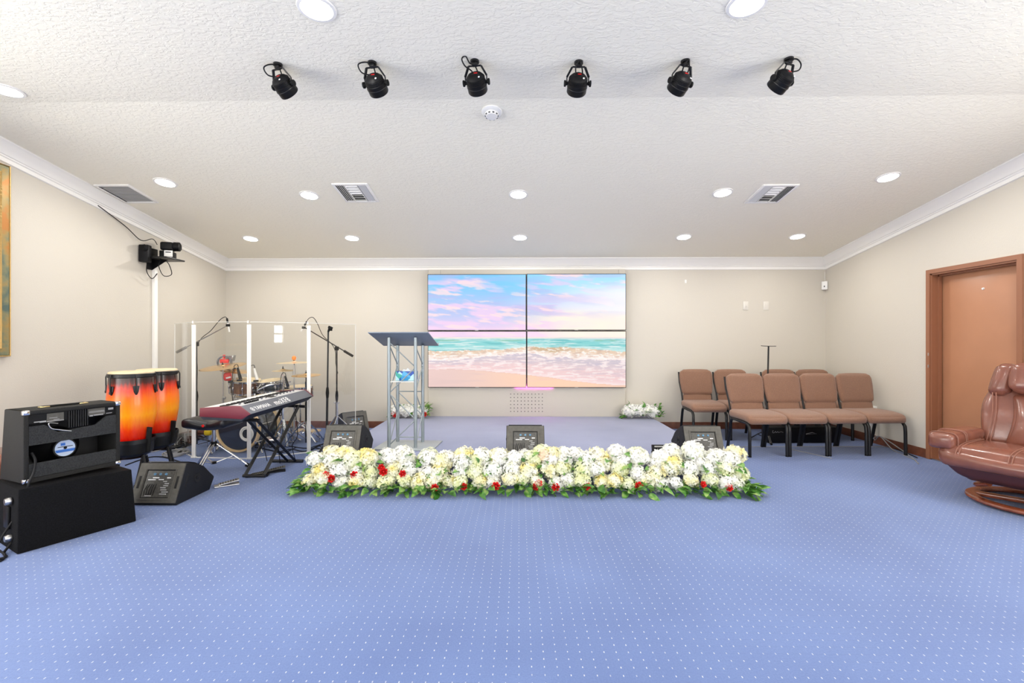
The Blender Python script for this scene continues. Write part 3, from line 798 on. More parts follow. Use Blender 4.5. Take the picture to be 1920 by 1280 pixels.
bm = BM(); box(bm, (.03, -.086, .055), (.085, .012, .075), bev=.003); bp = obj('badge_plate', bm, 'plastic_white', t)
bm = BM(); box(bm, (.03, -.093, .07), (.055, .003, .010)); obj('slot', bm, 'dark', bp)
bm = BM(); box(bm, (0, 0, .15), (.13, .13, .10), bev=.02, seg=3); lathe(bm, [(0, 0), (.05, 0), (.055, .02), (.055, .07), (.04, .08), (0, .06)], 24, T(.05, -.0, .155) @ RY(PI / 2)); obj('camera_head', bm, 'black', t)
t = thing('wall_speaker', 'small black device clamped to the wall beside the shelf camera', 'device', (XL + .06, pc.y - .19, 2.31), R(10))
bm = BM(); box(bm, (0, 0, 0), (.10, .08, .20), bev=.01); obj('housing', bm, 'black', t)
bm = BM(); lathe(bm, [(0, 0), (.035, 0), (.04, .025), (.03, .04), (0, .03)], 20, T(.03, -.03, .06) @ RZ(-.5) @ RX(PI / 2)); obj('lens', bm, 'rubber', t)
for k, pts in enumerate(([(.05, .0, .18), (.09, -.12, .22), (.05, -.24, .18), (.02, -.42, .30), (.02, -.75, .43)], [(.16, -.08, -.01), (.18, -.14, -.10), (.16, -.04, -.20), (.18, .06, -.17), (.14, .08, -.06), (.12, .06, -.012)], [(.05, -.14, -.02), (.06, -.17, -.16), (.05, -.08, -.24), (.05, -.0, -.17)])):
    bm = BM(); tube(bm, spline([(XL + a, pc.y + b, 2.275 + c) for a, b, c in pts]), .0045, 6)
    tag(obj('camera_cable', bm, 'cable'), ['black cable running up to the moulding from the shelf camera', 'black cable looping below the camera shelf in front of the conduit', 'thin black cable loop hanging left of the conduit'][k], 'cable')

# ================================================================== LECTERN
pf = Vector((-1.198, 4.92, SZ))
t = thing('truss_lectern', 'silver truss lectern with a sloping grey top on the stage', 'lectern', pf, R(-3.5))
bm = BM(); box(bm, (.03, -.01, .006), (.62, .46, .012), bev=.003); obj('base_plate', bm, 'alu_base', t)
h = .14
topz = lambda y: 1.190 - (y + .27) * .30
for sx in (-1, 1):
    for sy in (-1, 1):
        bm = BM(); tube(bm, [(sx * h, sy * h, .012), (sx * h, sy * h, topz(sy * h) - .004)], .0175, 16); obj('post', bm, 'alu', t)
bm = BM(); r_ = .006
def zig(axis, s, zs, flip):
    pts = []
    for i, z in enumerate(zs):
        a = h * (1 if (i + flip) % 2 else -1)
        pts.append((a, s * h, z) if axis == 'x' else (s * h, a, z))
    for a, b in zip(pts, pts[1:]): tube(bm, [a, b], r_, 8)
zig('x', -1, [.03, .30, .57, .84, 1.10], 0)
zig('x', 1, [.30, .56], 1)
zig('y', -1, [.03, .33, .58, .85, 1.08], 0)
zig('y', 1, [.03, .33, .58, .85, 1.06], 0)
tube(bm, [(-h, h, .56), (h, h, .56)], r_, 8); tube(bm, [(-h, h, .06), (h, h, .06)], r_, 8)
obj('brace', bm, 'alu', t)
bm = BM(); sl = math.atan(.30)
box(bm, (0, 0, 0), (.62, .47, .010), T(.0, -.055, 1.190 - .215 * .30 + .004) @ RX(-sl), bev=.002)
tp = obj('top_plate', bm, 'alu_top', t)
bm = BM(); box(bm, (0, .225, .012), (.62, .006, .03), T(.0, -.055, 1.190 - .215 * .30 + .004) @ RX(-sl)); obj('lip', bm, 'alu_base', tp)
bm = BM(); box(bm, (0, 0, .69), (2 * h - .03, 2 * h + .02, .006)); obj('shelf', bm, 'acrylic_edge', t)
M['tissue_print'] = mat('blue_green_carton_print', (.05, .28, .50), .4)
_m = M['tissue_print']; _t = _m.node_tree; _v = _t.nodes.new('ShaderNodeTexVoronoi'); _v.inputs['Scale'].default_value = 22
_tc = _t.nodes.new('ShaderNodeTexCoord'); lk(_t, _tc.outputs['Object'], _v.inputs['Vector'])
_r = _t.nodes.new('ShaderNodeValToRGB'); _cr = _r.color_ramp; _cr.interpolation = 'CONSTANT'
_cr.elements[0].color = (.02, .08, .40, 1); _cr.elements[1].position = .85; _cr.elements[1].color = (.5, .8, .9, 1)
for _p, _c in ((.25, (.03, .30, .62)), (.45, (.06, .45, .38)), (.65, (.08, .42, .75))): _e = _cr.elements.new(_p); _e.color = (*_c, 1)
_s = _t.nodes.new('ShaderNodeSeparateColor'); lk(_t, _v.outputs['Color'], _s.inputs[0]); lk(_t, _s.outputs[0], _r.inputs[0]); lk(_t, _r.outputs[0], _m.node_tree.nodes['Principled BSDF'].inputs['Base Color'])
t = thing('tissue_box', 'blue and green tissue box on the lectern shelf', 'tissue box', pf + Vector((.0, .02, .694)), R(-3.5))
bm = BM(); box(bm, (0, 0, .048), (.21, .11, .096), bev=.002); obj('carton', bm, 'tissue_print', t)
bm = BM(); prism(bm, [(-.05, 0), (-.03, .022), (-.005, .012), (.012, .034), (.03, .015), (.05, 0)], -.012, .012, 'Y', T(0, 0, .096)); obj('tissue', bm, 'mark', t)

# ================================================================== FLOOR WEDGES
WP = [(0, .012), (.012, 0), (.40, 0), (.46, .09), (.455, .105), (.41, .145), (.35, .205), (.24, .268), (.16, .298), (.132, .303), (.125, .300)]
def wedge_monitor(loc, rotz, label, slots=True, w=.37, group='stage monitor wedges'):
    t = thing('stage_monitor', label, 'stage monitor', loc, rotz, group)
    bm = BM(); prism(bm, WP, -w / 2, w / 2, 'X', bev=.004); cab = obj('cabinet', bm, 'wedge', t)
    lean = math.atan2(.125, .288)
    F = T(0, 0, .012) @ RX(-lean)          # face frame: x across, z up the face, -y outwards
    Lf = math.hypot(.125, .288)
    bm = BM(); ow, oz0, oz1 = .115, .045, .262       # opening
    box(bm, (0, -.004, oz0 / 2 + .004), (w - .008, .012, oz0 - .008), F); box(bm, (0, -.004, (oz1 + Lf) / 2), (w - .008, .012, Lf - oz1), F)
    for s in (-1, 1): box(bm, (s * (ow + w / 2 - .004) / 2, -.004, (oz0 + oz1) / 2), (w / 2 - .004 - ow, .012, oz1 - oz0), F)
    face = obj('rear_face', bm, 'wedge_face', t)
    bm = BM(); fr = .012
    for s in (-1, 1): box(bm, (s * (ow + fr / 2 + .004), -.011, (oz0 + oz1) / 2), (fr, .006, oz1 - oz0 + .03), F)
    for z in (oz0 - .008, oz1 + .008): box(bm, (0, -.011, z), (2 * ow + .008, .006, fr), F)
    obj('bezel', bm, 'wedge_face', face)
    bm = BM(); box(bm, (0, .0008, (oz0 + oz1) / 2), (2 * ow - .012, .006, oz1 - oz0 - .014), F); cp = obj('control_panel', bm, 'ctrl', t)
    bm = BM()
    box(bm, (0, -.001, (oz0 + oz1) / 2), (2 * ow, .002, oz1 - oz0), F); obj('recess', bm, 'dark', t)
    bm = BM()
    for x, z, a, b in ((-.03, .20, .05, .008), (-.06, .185, .06, .007), (.015, .186, .04, .006), (-.055, .062, .05, .004), (.075, .20, .03, .008)): box(bm, (x, -.0035, z), (a, .003, b), F)
    obj('print', bm, 'mark', cp)
    for x in (-.045, .0, .045):
        bm = BM(); lathe(bm, [(0, 0), (.009, 0), (.010, .006), (.007, .008), (0, .004)], 14, F @ T(x, -.002, .228) @ RX(PI / 2)); obj('connector', bm, 'blue', cp)
    bm = BM()
    for k in range(7):
        box(bm, (.060 + .012 * math.sin(k * 1.7), -.0045, .075 + k * .016), (.055 - .004 * k, .004, .009), F, bev=.001)
    obj('cable_tie_down', bm, 'markg', cp)
    bm = BM()
    for k in range(5):
        tube(bm, [F @ Vector((-.09 + k * .018, -.004, .065)), F @ Vector((-.095 + k * .02, -.006, .10 + .02 * (k % 2))), F @ Vector((-.08 + k * .017, -.004, .15))], .0022, 5)
    obj('wiring', bm, 'cable', cp)
    if slots:
        bm = BM()
        for s in (-1, 1): box(bm, (s * .152, -.011, .165), (.018, .004, .095), F, bev=.0019)
        obj('handle_slot', bm, 'dark', face)
    for s in (-1, 1):
        bm = BM(); ml = T(s * w / 2, .11, .15) @ RX(-lean * .75) @ RY(s * PI / 2)
        box(bm, (0, 0, .0), (.10, .016, .004), T(s * w / 2, .125, .16) @ RX(-lean * .9) @ RY(PI / 2), bev=.0018); obj('side_handle', bm, 'dark', cab); bm = BM()
        lathe(bm, [(0, .002), (.022, .002), (.036, .004), (.038, .001)], 24, T(s * w / 2, .245, .15) @ RY(s * PI / 2)); obj('side_recess', bm, 'dark', cab)
        bm = BM(); lathe(bm, [(0, .003), (.014, .003), (.014, .007), (.009, .007), (.009, .004), (0, .004)], 18, T(s * w / 2, .245, .15) @ RY(s * PI / 2)); obj('pole_socket', bm, 'wedge', cab)
    bm = BM(); prism(bm, [(.165, .299), (.245, .272), (.355, .210), (.41, .152), (.413, .156), (.357, .216), (.247, .278), (.167, .305)], -w / 2 + .02, w / 2 - .02, 'X'); obj('grille', bm, 'blackm', t)
    return t
p0 = at_z(330.5, 948)
wedge_monitor((p0.x - .19, p0.y, 0), R(0), 'stage monitor on the floor at left beside the black cabinet')
wedge_monitor((-1.672, 4.30, SZ), R(0), 'stage monitor at the left front corner of the stage', False, .345)
p0 = at_z(985.5, 868, SZ)
wedge_monitor((p0.x, 4.30, SZ), R(0), 'stage monitor at the centre front of the stage', False, .36)
wedge_monitor((1.73, 4.30, SZ), R(0), 'stage monitor at the right front corner of the stage', False, .355)
rw_ = wedge_monitor((-2.09, 6.02, 0), R(46), 'stage monitor on the floor behind, turned sideways beside the stage', False, .34); rw_.scale = (1, 1, 1.18)
# little black flood light behind the flowers
p0 = at_z(1248, 868, SZ)
t = thing('flood_light', 'small black flood light on the stage edge beside the right stage monitor', 'flood light', (p0.x, 4.33, SZ), R(0))
bm = BM(); box(bm, (0, 0, .08), (.18, .05, .13), RX(R(-12)), bev=.004); obj('housing', bm, 'black', t)
bm = BM(); box(bm, (0, -.027, .128), (.15, .004, .012), RX(R(-12))); obj('trim_strip', bm, 'steel', t)
bm = BM()
tube(bm, [(-.10, 0, .09), (-.10, -.02, .006), (.10, -.02, .006), (.10, 0, .09)], .005, 6); obj('stand_bracket', bm, 'blackm', t)
bm = BM(); tube(bm, [(-.065, -.034, .0), (-.055, -.036, .12)], .003, 6); obj('safety_cable', bm, 'steel', t)
for k, (u0, u1) in enumerate(((897, 945), (1035, 1100))):
    a, b = at_z(u0, 858, SZ), at_z(u1, 857, SZ); bm = BM(); tube(bm, spline([(a.x, 4.36, SZ + .006), ((a.x + b.x) / 2, 4.40, SZ + .006), (b.x, 4.37, SZ + .006)]), .006, 6)
    tag(obj('stage_cable', bm, 'cable'), ['black cable on the stage just left of the centre monitor', 'black cable on the stage just right of the centre monitor'][k], 'cable')

# ================================================================== AMP ON BASS CABINET
def dirz(a, b): return math.atan2(b.y - a.y, b.x - a.x)
c0, c1 = at_z(32, 1040), at_z(256, 977)
ang = dirz(c0, c1); L = (c1 - c0).length
t = thing('speaker_cabinet', 'large black carpeted speaker cabinet lying on the floor under the amplifier', 'speaker cabinet', c0, ang)
bm = BM(); h0 = .392
prism(bm, [(0, 0), (L, 0), (L - .028, h0 - .012), (0.006, h0)], 0, .42, 'Y', bev=.008); obj('cabinet', bm, 'carpet_black', t)
for y, z in ((.10, .31), (.10, .085)):
    bm = BM(); lathe(bm, [(0, 0), (.022, 0), (.024, .016), (.018, .03), (0, .03)], 18, T(-.001, y, z) @ RY(-PI / 2)); obj('corner_knob', bm, 'steel', t)
bm = BM(); box(bm, (-.004, .17, .2), (.012, .09, .14), bev=.004); obj('jack_plate', bm, 'black', t)
ha = h0 + .004
a0, a1 = at_z(44, 911.5, ha), at_z(226, 873, ha)
ang2 = dirz(a0, a1); LA = (a1 - a0).length
t = thing('guitar_amplifier', 'open-backed charcoal guitar amplifier standing on the black cabinet', 'amplifier', a0, ang2)
HA = .462; th = .026; dp = .24
bm = BM(); f4 = [(.0, .03)]
def tilt(z): return .035 * z / HA
prism(bm, [(0, .012), (.30, .012), (.30 - .06, HA), (.0, HA)], 0, th, 'X', bev=.006)
prism(bm, [(0, .012), (.30, .012), (.30 - .06, HA), (.0, HA)], LA - th, LA, 'X', bev=.006)
box(bm, (LA / 2, .15, .012 + th / 2), (LA - 2 * th + .002, .30, th)); box(bm, (LA / 2, .12, HA - th / 2), (LA - .006, .24, th), bev=.006)
cab = obj('cabinet', bm, 'tolex', t)
bm = BM(); prism(bm, [(th, .04), (LA - th, .04), (LA - th, HA - .03), (th, HA - .03)], .235, .245, 'Y'); obj('baffle', bm, 'dark', t)
bm = BM(); z1, z2, z3 = .243, .312, .372
prism(bm, [(th, z1), (LA - th, z1), (LA - th, z3), (LA - th - .055, z3), (LA - th - .12, z2 + .008), (th + .14, z2 - .006), (th + .075, z3 - .01), (th, z3 - .01)], .004, .018, 'Y'); obj('upper_back_panel', bm, 'tolex_panel', t)
bm = BM(); prism(bm, [(th, .04), (LA - th, .04), (LA - th, .128), (th, .128)], .004, .018, 'Y'); obj('lower_back_panel', bm, 'tolex_panel', t)
bm = BM(); box(bm, (LA / 2, .055, .405), (LA - 2 * th, .07, .058)); ch = obj('chassis', bm, 'black', t)
bm = BM()
for k in range(9): box(bm, (LA * .44 + k * .0125, .016, .378), (.006, .014, .110))
obj('heat_sink', bm, 'blackm', ch)
bm = BM(); box(bm, (LA * .31, .018, .402), (.085, .003, .055)); obj('rating_plate', bm, 'wedge_face', ch)
bm = BM(); box(bm, (LA * .74, .018, .408), (.095, .003, .045)); obj('rating_plate', bm, 'wedge_face', ch)
bm = BM()
for x, z, a, b in ((.31, .380, .085, .004), (.135, .385, .03, .006), (.19, .383, .032, .010), (.29, .40, .04, .003), (.32, .388, .03, .003), (.74, .412, .085, .003), (.74, .405, .09, .003), (.76, .385, .055, .007), (.68, .383, .02, .008), (.90, .418, .03, .014), (.88, .388, .035, .004)):
    box(bm, (LA * x, .0165, z), (a, .002, b))
obj('print', bm, 'markg', ch)
bm = BM()
SP = T(LA * .47, .225, .178)
lathe(bm, [(.135, 0), (.13, -.01), (.055, -.075), (.055, -.11), (0, -.11)], 40, SP @ RX(-PI / 2) @ T(0, 0, 0) @ RX(0)); obj('speaker_cone', bm, 'black', t)
bm = BM(); lathe(bm, [(0, 0), (.062, 0), (.064, .03), (.05, .05)], 36, SP @ T(0, -.13, 0) @ RX(-PI / 2)); mg = obj('magnet', bm, 'blackm', t)
bm = BM(); disc(bm, .054, .002, SP @ T(0, -.130, 0) @ RX(PI / 2), 36); lb = obj('magnet_label', bm, mat('pale_blue_label', (.55, .66, .86), .4), mg)
bm = BM(); prism(bm, [(-.046, -.026), (.046, -.026), (.053, -.008), (-.053, -.008)], -.1345, -.1335, 'Y', SP); box(bm, (-.012, -.134, .027), (.024, .001, .018), SP); obj('label_band', bm, mat('strong_blue_print', (.03, .16, .60), .4), lb)
bm = BM(); disc(bm, .009, .002, SP @ T(0, -.1335, .002) @ RX(PI / 2), 12); box(bm, (.0, -.134, .010), (.08, .001, .004), SP); obj('label_hub', bm, 'black', lb)
for x in (0, LA):
    for z in (.012, HA):
        bm = BM(); s = 1 if x == 0 else -1; q = 1 if z < .1 else -1
        box(bm, (x + s * .014, .012, z + q * .012), (.034, .03, .030), bev=.006); obj('corner_cap', bm, 'chrome', cab)
bm = BM(); box(bm, (LA * .47, .12, HA + .006), (.22, .03, .008), bev=.003)
hd = obj('handle', bm, 'rubber', t)
bm = BM()
for x in (.28, .68): box(bm, (LA * x, .12, HA + .004), (.05, .032, .008), bev=.002)
obj('handle_bracket', bm, 'brass', hd)
bm = BM()
for x in (.06, LA - .06):
    for y in (.05, .25): disc(bm, .014, .013, T(x, y, -.001), 12)
obj('foot', bm, 'rubber', t)
bm = BM(); tube(bm, spline([(LA * .33, .012, .36), (LA * .24, .006, .37), (LA * .26, .004, .335), (LA * .36, .002, .315), (LA * .46, .006, .300)]), .0035, 7); obj('speaker_lead', bm, 'steel', t)
mt = RZ(ang2); mt.translation = a0
pts = [mt @ Vector(q) for q in ((.045, .02, .195), (.050, -.012, .15), (.04, -.02, .08), (.01, -.03, .0))] + [Vector((c0.x - .02, c0.y + .10, .26)), Vector((c0.x - .07, c0.y + .10, .12)), Vector((c0.x - .10, c0.y + .02, .01)), Vector((c0.x - .02, c0.y - .05, .008)), Vector((c0.x - .13, c0.y - .13, .008))]
bm = BM(); tube(bm, spline(pts), .007, 8); tag(obj('amplifier_cable', bm, 'cable'), 'dark cable hanging from the amplifier back down to the floor', 'cable')
bm = BM(); tube(bm, spline([(c0.x - .04, c0.y + .12, .30), (c0.x - .10, c0.y + .05, .16), (c0.x - .12, c0.y + .0, .05), (c0.x - .05, c0.y - .02, .008), (c0.x + .0, c0.y - .10, .008), (c0.x - .15, c0.y - .08, .008)]), .006, 8)
tag(obj('instrument_cable', bm, 'cable'), 'black cable looped on the floor at the left end of the cabinet', 'cable')

# ================================================================== CONGAS
def conga(loc, rotz, label, s=1.0):
    t = thing('conga_drum', label, 'conga drum', loc, rotz, 'sunburst congas on black stands')
    S_ = Matrix.Diagonal((.87, .87, 1, 1))
    prof = [(.118, .30), (.128, .38), (.150, .46), (.176, .56), (.193, .66), (.198, .74), (.194, .82), (.186, .90), (.178, .985)]
    pr = []
    for i in range(len(prof) - 1):
        for k in range(3):
            a = k / 3; pr.append((prof[i][0] * (1 - a) + prof[i + 1][0] * a, prof[i][1] * (1 - a) + prof[i + 1][1] * a))
    pr.append(prof[-1])
    bm = BM(); lathe(bm, pr, 48, S_); obj('shell', bm, 'conga', t)
    bm = BM(); lathe(bm, [(.178, .985), (.190, .990), (.190, 1.015), (.180, 1.022)], 48, S_); rim = obj('rim', bm, 'blackm', t)
    bm = BM(); lathe(bm, [(.184, 1.016), (.181, 1.030), (.170, 1.036), (0, 1.034)], 48, S_); obj('drum_head', bm, 'head', t)
    for k in range(6):
        a = k * PI / 3 + .35
        bm = BM(); mm = S_ @ RZ(a)
        prism(bm, [(-.026, .92), (.026, .92), (.018, .87), (.006, .845), (-.006, .845), (-.018, .87)], .188, .198, 'X', mm, bev=.002)
        tube(bm, [(.206, 0, .86), (.207, 0, .99), (.20, 0, 1.012), (.192, 0, 1.005)], .005, 8, mm)
        disc(bm, .010, .02, mm @ T(.206, 0, .855), 10)
        obj('tuning_lug', bm, 'blackm', t)
    bm = BM()
    # basket ring, arms and legs of the stand
    lathe(bm, [(.185, .43), (.189, .43), (.189, .465), (.185, .465), (.185, .43)], 48, S_)
    lathe(bm, [(.10, .31), (.150, .325), (.172, .345), (.186, .43)], 40, S_)
    st = obj('stand_basket', bm, 'blackm', t)
    for k in range(3):
        a = R(-8 + k * 120); mm = S_ @ RZ(a)
        bm = BM(); tube(bm, [(.175, 0, .36), (.19, 0, .45), (.205, 0, .56)], .012, 8, mm, flat=2); obj('arm', bm, 'rubber', st)
    for k in range(4):
        a = R(-120 + k * 90 + 20); mm = S_ @ RZ(a)
        bm = BM(); tube(bm, [(.13, 0, .335), (.225, 0, .012)], .0125, 8, mm); ft = tube(bm, [(.222, 0, .02), (.228, 0, .0)], .017, 8, mm); obj('leg', bm, 'blackm', st)
    return t
k1 = at_t(247, 700, 3.98); conga((k1.x, k1.y, 0), R(0), 'front sunburst conga drum beside the amplifier')
k2 = at_t(294, 700, 4.30); conga((k2.x, k2.y, 0), R(0), 'rear sunburst conga drum, partly hidden by the front one')

# ================================================================== KEYBOARD
KO = Vector((-2.34, 3.99, .607))
t = thing('stage_keyboard', 'grey stage keyboard with burgundy end caps on a black X stand', 'keyboard', KO, 1.5928)
LK, DK = 1.32, .43
kp = [(.07, 0), (.0, .052), (.09, .114), (.14, .114), (DK, .085), (DK, .012), (DK - .02, 0)]
t.rotation_euler = (math.atan(.0414), -math.atan(.0067), 1.5928)
bm = BM(); prism(bm, [(.0, .050), (.09, .114), (.205, .110), (.205, .070), (DK, .062), (DK, .02), (.06, .012)], .022, LK - .022, 'X'); obj('body', bm, 'kb_grey', t)
bm = BM(); prism(bm, [(.0, .050), (.07, -.012), (DK - .03, -.012), (DK, .020), (.06, .020)], .004, LK - .004, 'X'); obj('underside', bm, 'kb_dark', t)
for x0, x1 in ((0, .022), (LK - .022, LK)):
    bm = BM(); prism(bm, [(.065, .006), (-.004, .050), (.088, .118), (.15, .118), (DK, .088), (DK, .014)], x0, x1, 'X', bev=.002); obj('end_cap', bm, 'bevel_red', t)
bm = BM(); prism(bm, [(.092, .1145), (.200, .1115), (.200, .1125), (.092, .1160)], .03, LK - .03, 'X'); cp_ = obj('control_surface', bm, mat('pale_grey_panel', (.62, .63, .65), .35, .2), t)
bm = BM(); box(bm, (LK * .5, .150, .1165), (.10, .06, .004), bev=.001); obj('display', bm, 'black', cp_)
bm = BM()
for k in range(30):
    x = .12 + k * .037
    if abs(x - LK * .5) > .06: box(bm, (x, .155 + .02 * (k % 2), .117), (.018, .010, .006))
obj('button', bm, 'kb_grey', cp_)
bm = BM()
for k in range(8): disc(bm, .008, .016, T(.16 + k * .03, .128, .114), 12)
obj('knob', bm, 'black', cp_)
bm = BM(); nW = 52; kx0 = .05; kw = (LK - .1) / nW
for k in range(nW): box(bm, (LK - kx0 - (k + .5) * kw, (.207 + DK - .006) / 2, .078), (kw - .0012, DK - .213, .018), bev=.001, seg=1)
obj('white_key', bm, 'ivory', t)['kind'] = 'stuff'
bm = BM()
for k in range(nW - 1):
    if (k % 7) in (0, 2, 3, 5, 6): box(bm, (LK - kx0 - (k + 1) * kw, .207 + .055, .092), (.012, .11, .018), bev=.002, seg=1)
obj('black_key', bm, 'black', t)['kind'] = 'stuff'
# lettering on the sloping back panel facing the camera
ln = math.hypot(.09, .064); ex = Vector((1, 0, 0)); ey = Vector((0, .09 / ln, .064 / ln)); ez = ex.cross(ey)
FM = Matrix(((ex.x, ey.x, ez.x, 0), (ex.y, ey.y, ez.y, 0), (ex.z, ey.z, ez.z, 0), (0, 0, 0, 1)))
def on_panel(x, h_, off=.001): return T(x, .09 * h_, .050 + .064 * h_) @ FM @ T(0, 0, off)
o = obj('maker_lettering', text_bm('YAMAHA', .062, on_panel(.155, .42), space=1.05), 'mark', t, 0)
bm = BM()
lathe(bm, [(.020, .001), (.024, .001), (.024, .002), (.020, .002), (.020, .001)], 24, on_panel(.115, .42, 0))
for k in range(3): box(bm, (0, 0, .0015), (.038, .004, .001), on_panel(.115, .42, 0) @ RZ(k * PI / 3 + PI / 2))
obj('maker_emblem', bm, 'mark', t)
obj('model_lettering', text_bm('moXF8', .095, on_panel(.50, .42), space=1.1), 'mark', t, 0)
# stand
SX, KY0, KY1, KZ = -2.50, 4.17, 5.07, .585
t = thing('keyboard_stand', 'black double-braced X stand under the keyboard', 'keyboard stand', (SX, 4.62, 0), 0)
for (ya, yb), xo, dw in (((KY0, 4.91), .075, .042), ((KY1, 4.36), -.01, .088)):
    for dx in (-dw, dw):
        bm = BM(); tube(bm, [(dx + xo, ya - 4.62, KZ), (dx + xo, yb - 4.62, .018)], .019, 4, flat=.8); obj('leg', bm, 'blackm', t, 20)
bm = BM(); tube(bm, [(-.15, 4.91 - 4.62, .018), (.20, 4.91 - 4.62, .018)], .016, 10); obj('foot_bar', bm, 'blackm', t)
bm = BM(); tube(bm, [(-.115, 4.36 - 4.62, .018), (.10, 4.36 - 4.62, .018)], .014, 10); obj('foot_bar', bm, 'blackm', t)
for y in (KY0, KY1):
    bm = BM(); tube(bm, [(-.22, y - 4.62, KZ + .005), (.15, y - 4.62, KZ - .010)], .016, 10); obj('support_arm', bm, 'blackm', t)
bm = BM(); lathe(bm, [(0, -.07), (.03, -.07), (.035, -.06), (.035, .05), (.02, .055), (0, .055)], 20, T(.035, .01, .300) @ RY(PI / 2)); obj('locking_disc', bm, 'steel', t)
# pedals
def pedal(loc, rz, lab, pale):
    t = thing('foot_pedal', lab, 'pedal', loc, rz); t.scale = (.85, .8, .8)
    bm = BM(); box(bm, (0, 0, .008), (.10, .24, .016), bev=.004); obj('base', bm, 'steel' if pale else 'wedge', t)
    bm = BM(); box(bm, (0, .02, 0), (.085, .20, .010), T(0, 0, .035) @ RX(R(9)), bev=.003); tr_ = obj('treadle', bm, 'steel' if pale else 'wedge_face', t)
    bm = BM()
    for k in range(7): box(bm, (0, -.06 + k * .025, .006), (.075, .006, .003), T(0, 0, .035) @ RX(R(9)))
    obj('tread', bm, 'rubber', tr_)
p = at_z(415, 912); pedal((p.x + .03, p.y + .03, 0), R(-55), 'silver foot pedal on the floor beside the left stage monitor', True)
p = at_z(480, 894); pedal((p.x, p.y + .03, 0), R(-75), 'dark foot pedal on the floor under the keyboard stand', False)
p = at_z(508, 888); pedal((p.x, p.y + .07, 0), R(-62), 'second dark foot pedal, right of the one under the keyboard stand', False)
def floor_cable(lab, pix, r=.005, m='cable', z=.006, name='floor_cable'):
    bm = BM(); tube(bm, spline([at_z(u, v, z) for u, v in pix]), r, 6); tag(obj(name, bm, m), lab, 'cable')

# ================================================================== DRUM THRONE
p = Vector((-3.02, 4.55, 0)); c = at_t(401, 834, 4.6)
t = thing('drum_throne', 'drum throne with black saddle seat and chrome tripod legs', 'stool', (c.x, c.y, 0), R(0))
def saddle(q, p_):
    q = q.copy(); wz = 1 - abs(p_[0]); q.y *= .62 + .38 * abs(p_[0]) ** .8
    q.z += .022 * math.cos(p_[0] * PI) * (-1) * (1 if p_[2] > 0 else .6); return q
bm = BM(); cushion(bm, (.42, .36, .085), .035, .012, T(.0, 0, .485), 12, saddle); st = obj('seat', bm, mat('black_vinyl', (.014, .015, .02), .28), t)
bm = BM(); disc(bm, .013, .004, T(.02, -.187, .488) @ RX(PI / 2), 12); obj('badge', bm, 'red', st)
bm = BM(); tube(bm, [(0, 0, .46), (0, 0, .20)], .017, 14); disc(bm, .05, .012, T(0, 0, .44)); obj('post', bm, 'chrome', t)
bm = BM(); tube(bm, [(0, 0, .30), (0, 0, .255)], .028, 12); obj('collar', bm, 'black', t)
bm = BM(); tube(bm, [(0, 0, .10), (0, 0, .08)], .024, 12); obj('lower_collar', bm, 'black', t)
for k in range(3):
    a = R(-88 + k * 120 + 0); mm = RZ(a)
    bm = BM(); tube(bm, [(.02, -.012, .275), (.29, -.012, .03)], .008, 8, mm); tube(bm, [(.02, .012, .275), (.29, .012, .03)], .008, 8, mm); tube(bm, [(.02, 0, .09), (.17, 0, .138)], .006, 8, mm)
    lg = obj('leg', bm, 'chrome', t)
    bm = BM(); tube(bm, [(.275, 0, .035), (.31, 0, .012)], .020, 10, mm); obj('rubber_foot', bm, 'rubber', lg)

# ================================================================== DRUM KIT
def lugs(bm, r, z0, z1, n, m=I4):
    for k in range(n):
        a = 2 * PI * k / n
        tube(bm, [(r * math.cos(a), r * math.sin(a), z0), (r * math.cos(a), r * math.sin(a), z1)], .0045, 6, m)
        box(bm, (r * math.cos(a), r * math.sin(a), (z0 + z1) / 2), (.018, .018, .035), m, bev=.003)
def drum(bmats, r, h_, m, n=8):
    """parts meshes of a drum whose axis is local z, bottom at 0"""
    sh = BM(); lathe(sh, [(r, .012), (r, h_ - .012)], 40, m)
    hp = BM()
    for z in (0, h_ - .022): lathe(hp, [(r - .004, z), (r + .010, z), (r + .010, z + .022), (r - .004, z + .022), (r - .004, z)], 40, m)
    hd = BM(); lathe(hd, [(0, h_ - .006), (r - .004, h_ - .006)], 40, m); lathe(hd, [(r - .004, .006), (0, .006)], 40, m)
    lg = BM(); lugs(lg, r + .012, .004, h_ - .004, n, m)
    return sh, hp, hd, lg
# bass drum
bc = Vector((-3.265, 5.36, .272)); br = .265
t = thing('bass_drum', 'bass drum with dark navy head and pale maple hoop', 'bass drum', bc, R(-4))
mm = RX(PI / 2)                      # local z of drum -> -y (towards the camera)
bm = BM(); lathe(bm, [(br - .012, .0), (br - .012, -.36)], 56, mm); obj('shell', bm, 'drum_black', t)
bm = BM(); lathe(bm, [(0, .012), (br - .02, .012)], 56, mm); hd = obj('front_head', bm, 'head_navy', t)
bm = BM(); q = T(.105, -.013, -.055) @ mm; lathe(bm, [(.066, 0), (.070, .006), (.080, .007), (.088, 0)], 36, q); lathe(bm, [(.052, .0), (.056, .004), (.064, 0)], 36, q); obj('port_ring', bm, 'plastic_white', hd)
bm = BM(); lathe(bm, [(0, .0), (.056, .0)], 30, T(.105, -.0135, -.055) @ mm); obj('port_hole', bm, 'dark', hd)
bm = BM(); lathe(bm, [(br - .022, .03), (br, .032), (br, -.014), (br - .022, -.014), (br - .022, .03)], 64, mm); obj('front_hoop', bm, 'hoop_wood', t)
bm = BM(); lathe(bm, [(br - .022, -.34), (br, -.34), (br, -.39), (br - .022, -.39), (br - .022, -.34)], 64, mm); lathe(bm, [(0, -.37), (br - .02, -.37)], 40, mm); obj('rear_hoop', bm, 'hoop_wood', t)
bm = BM()
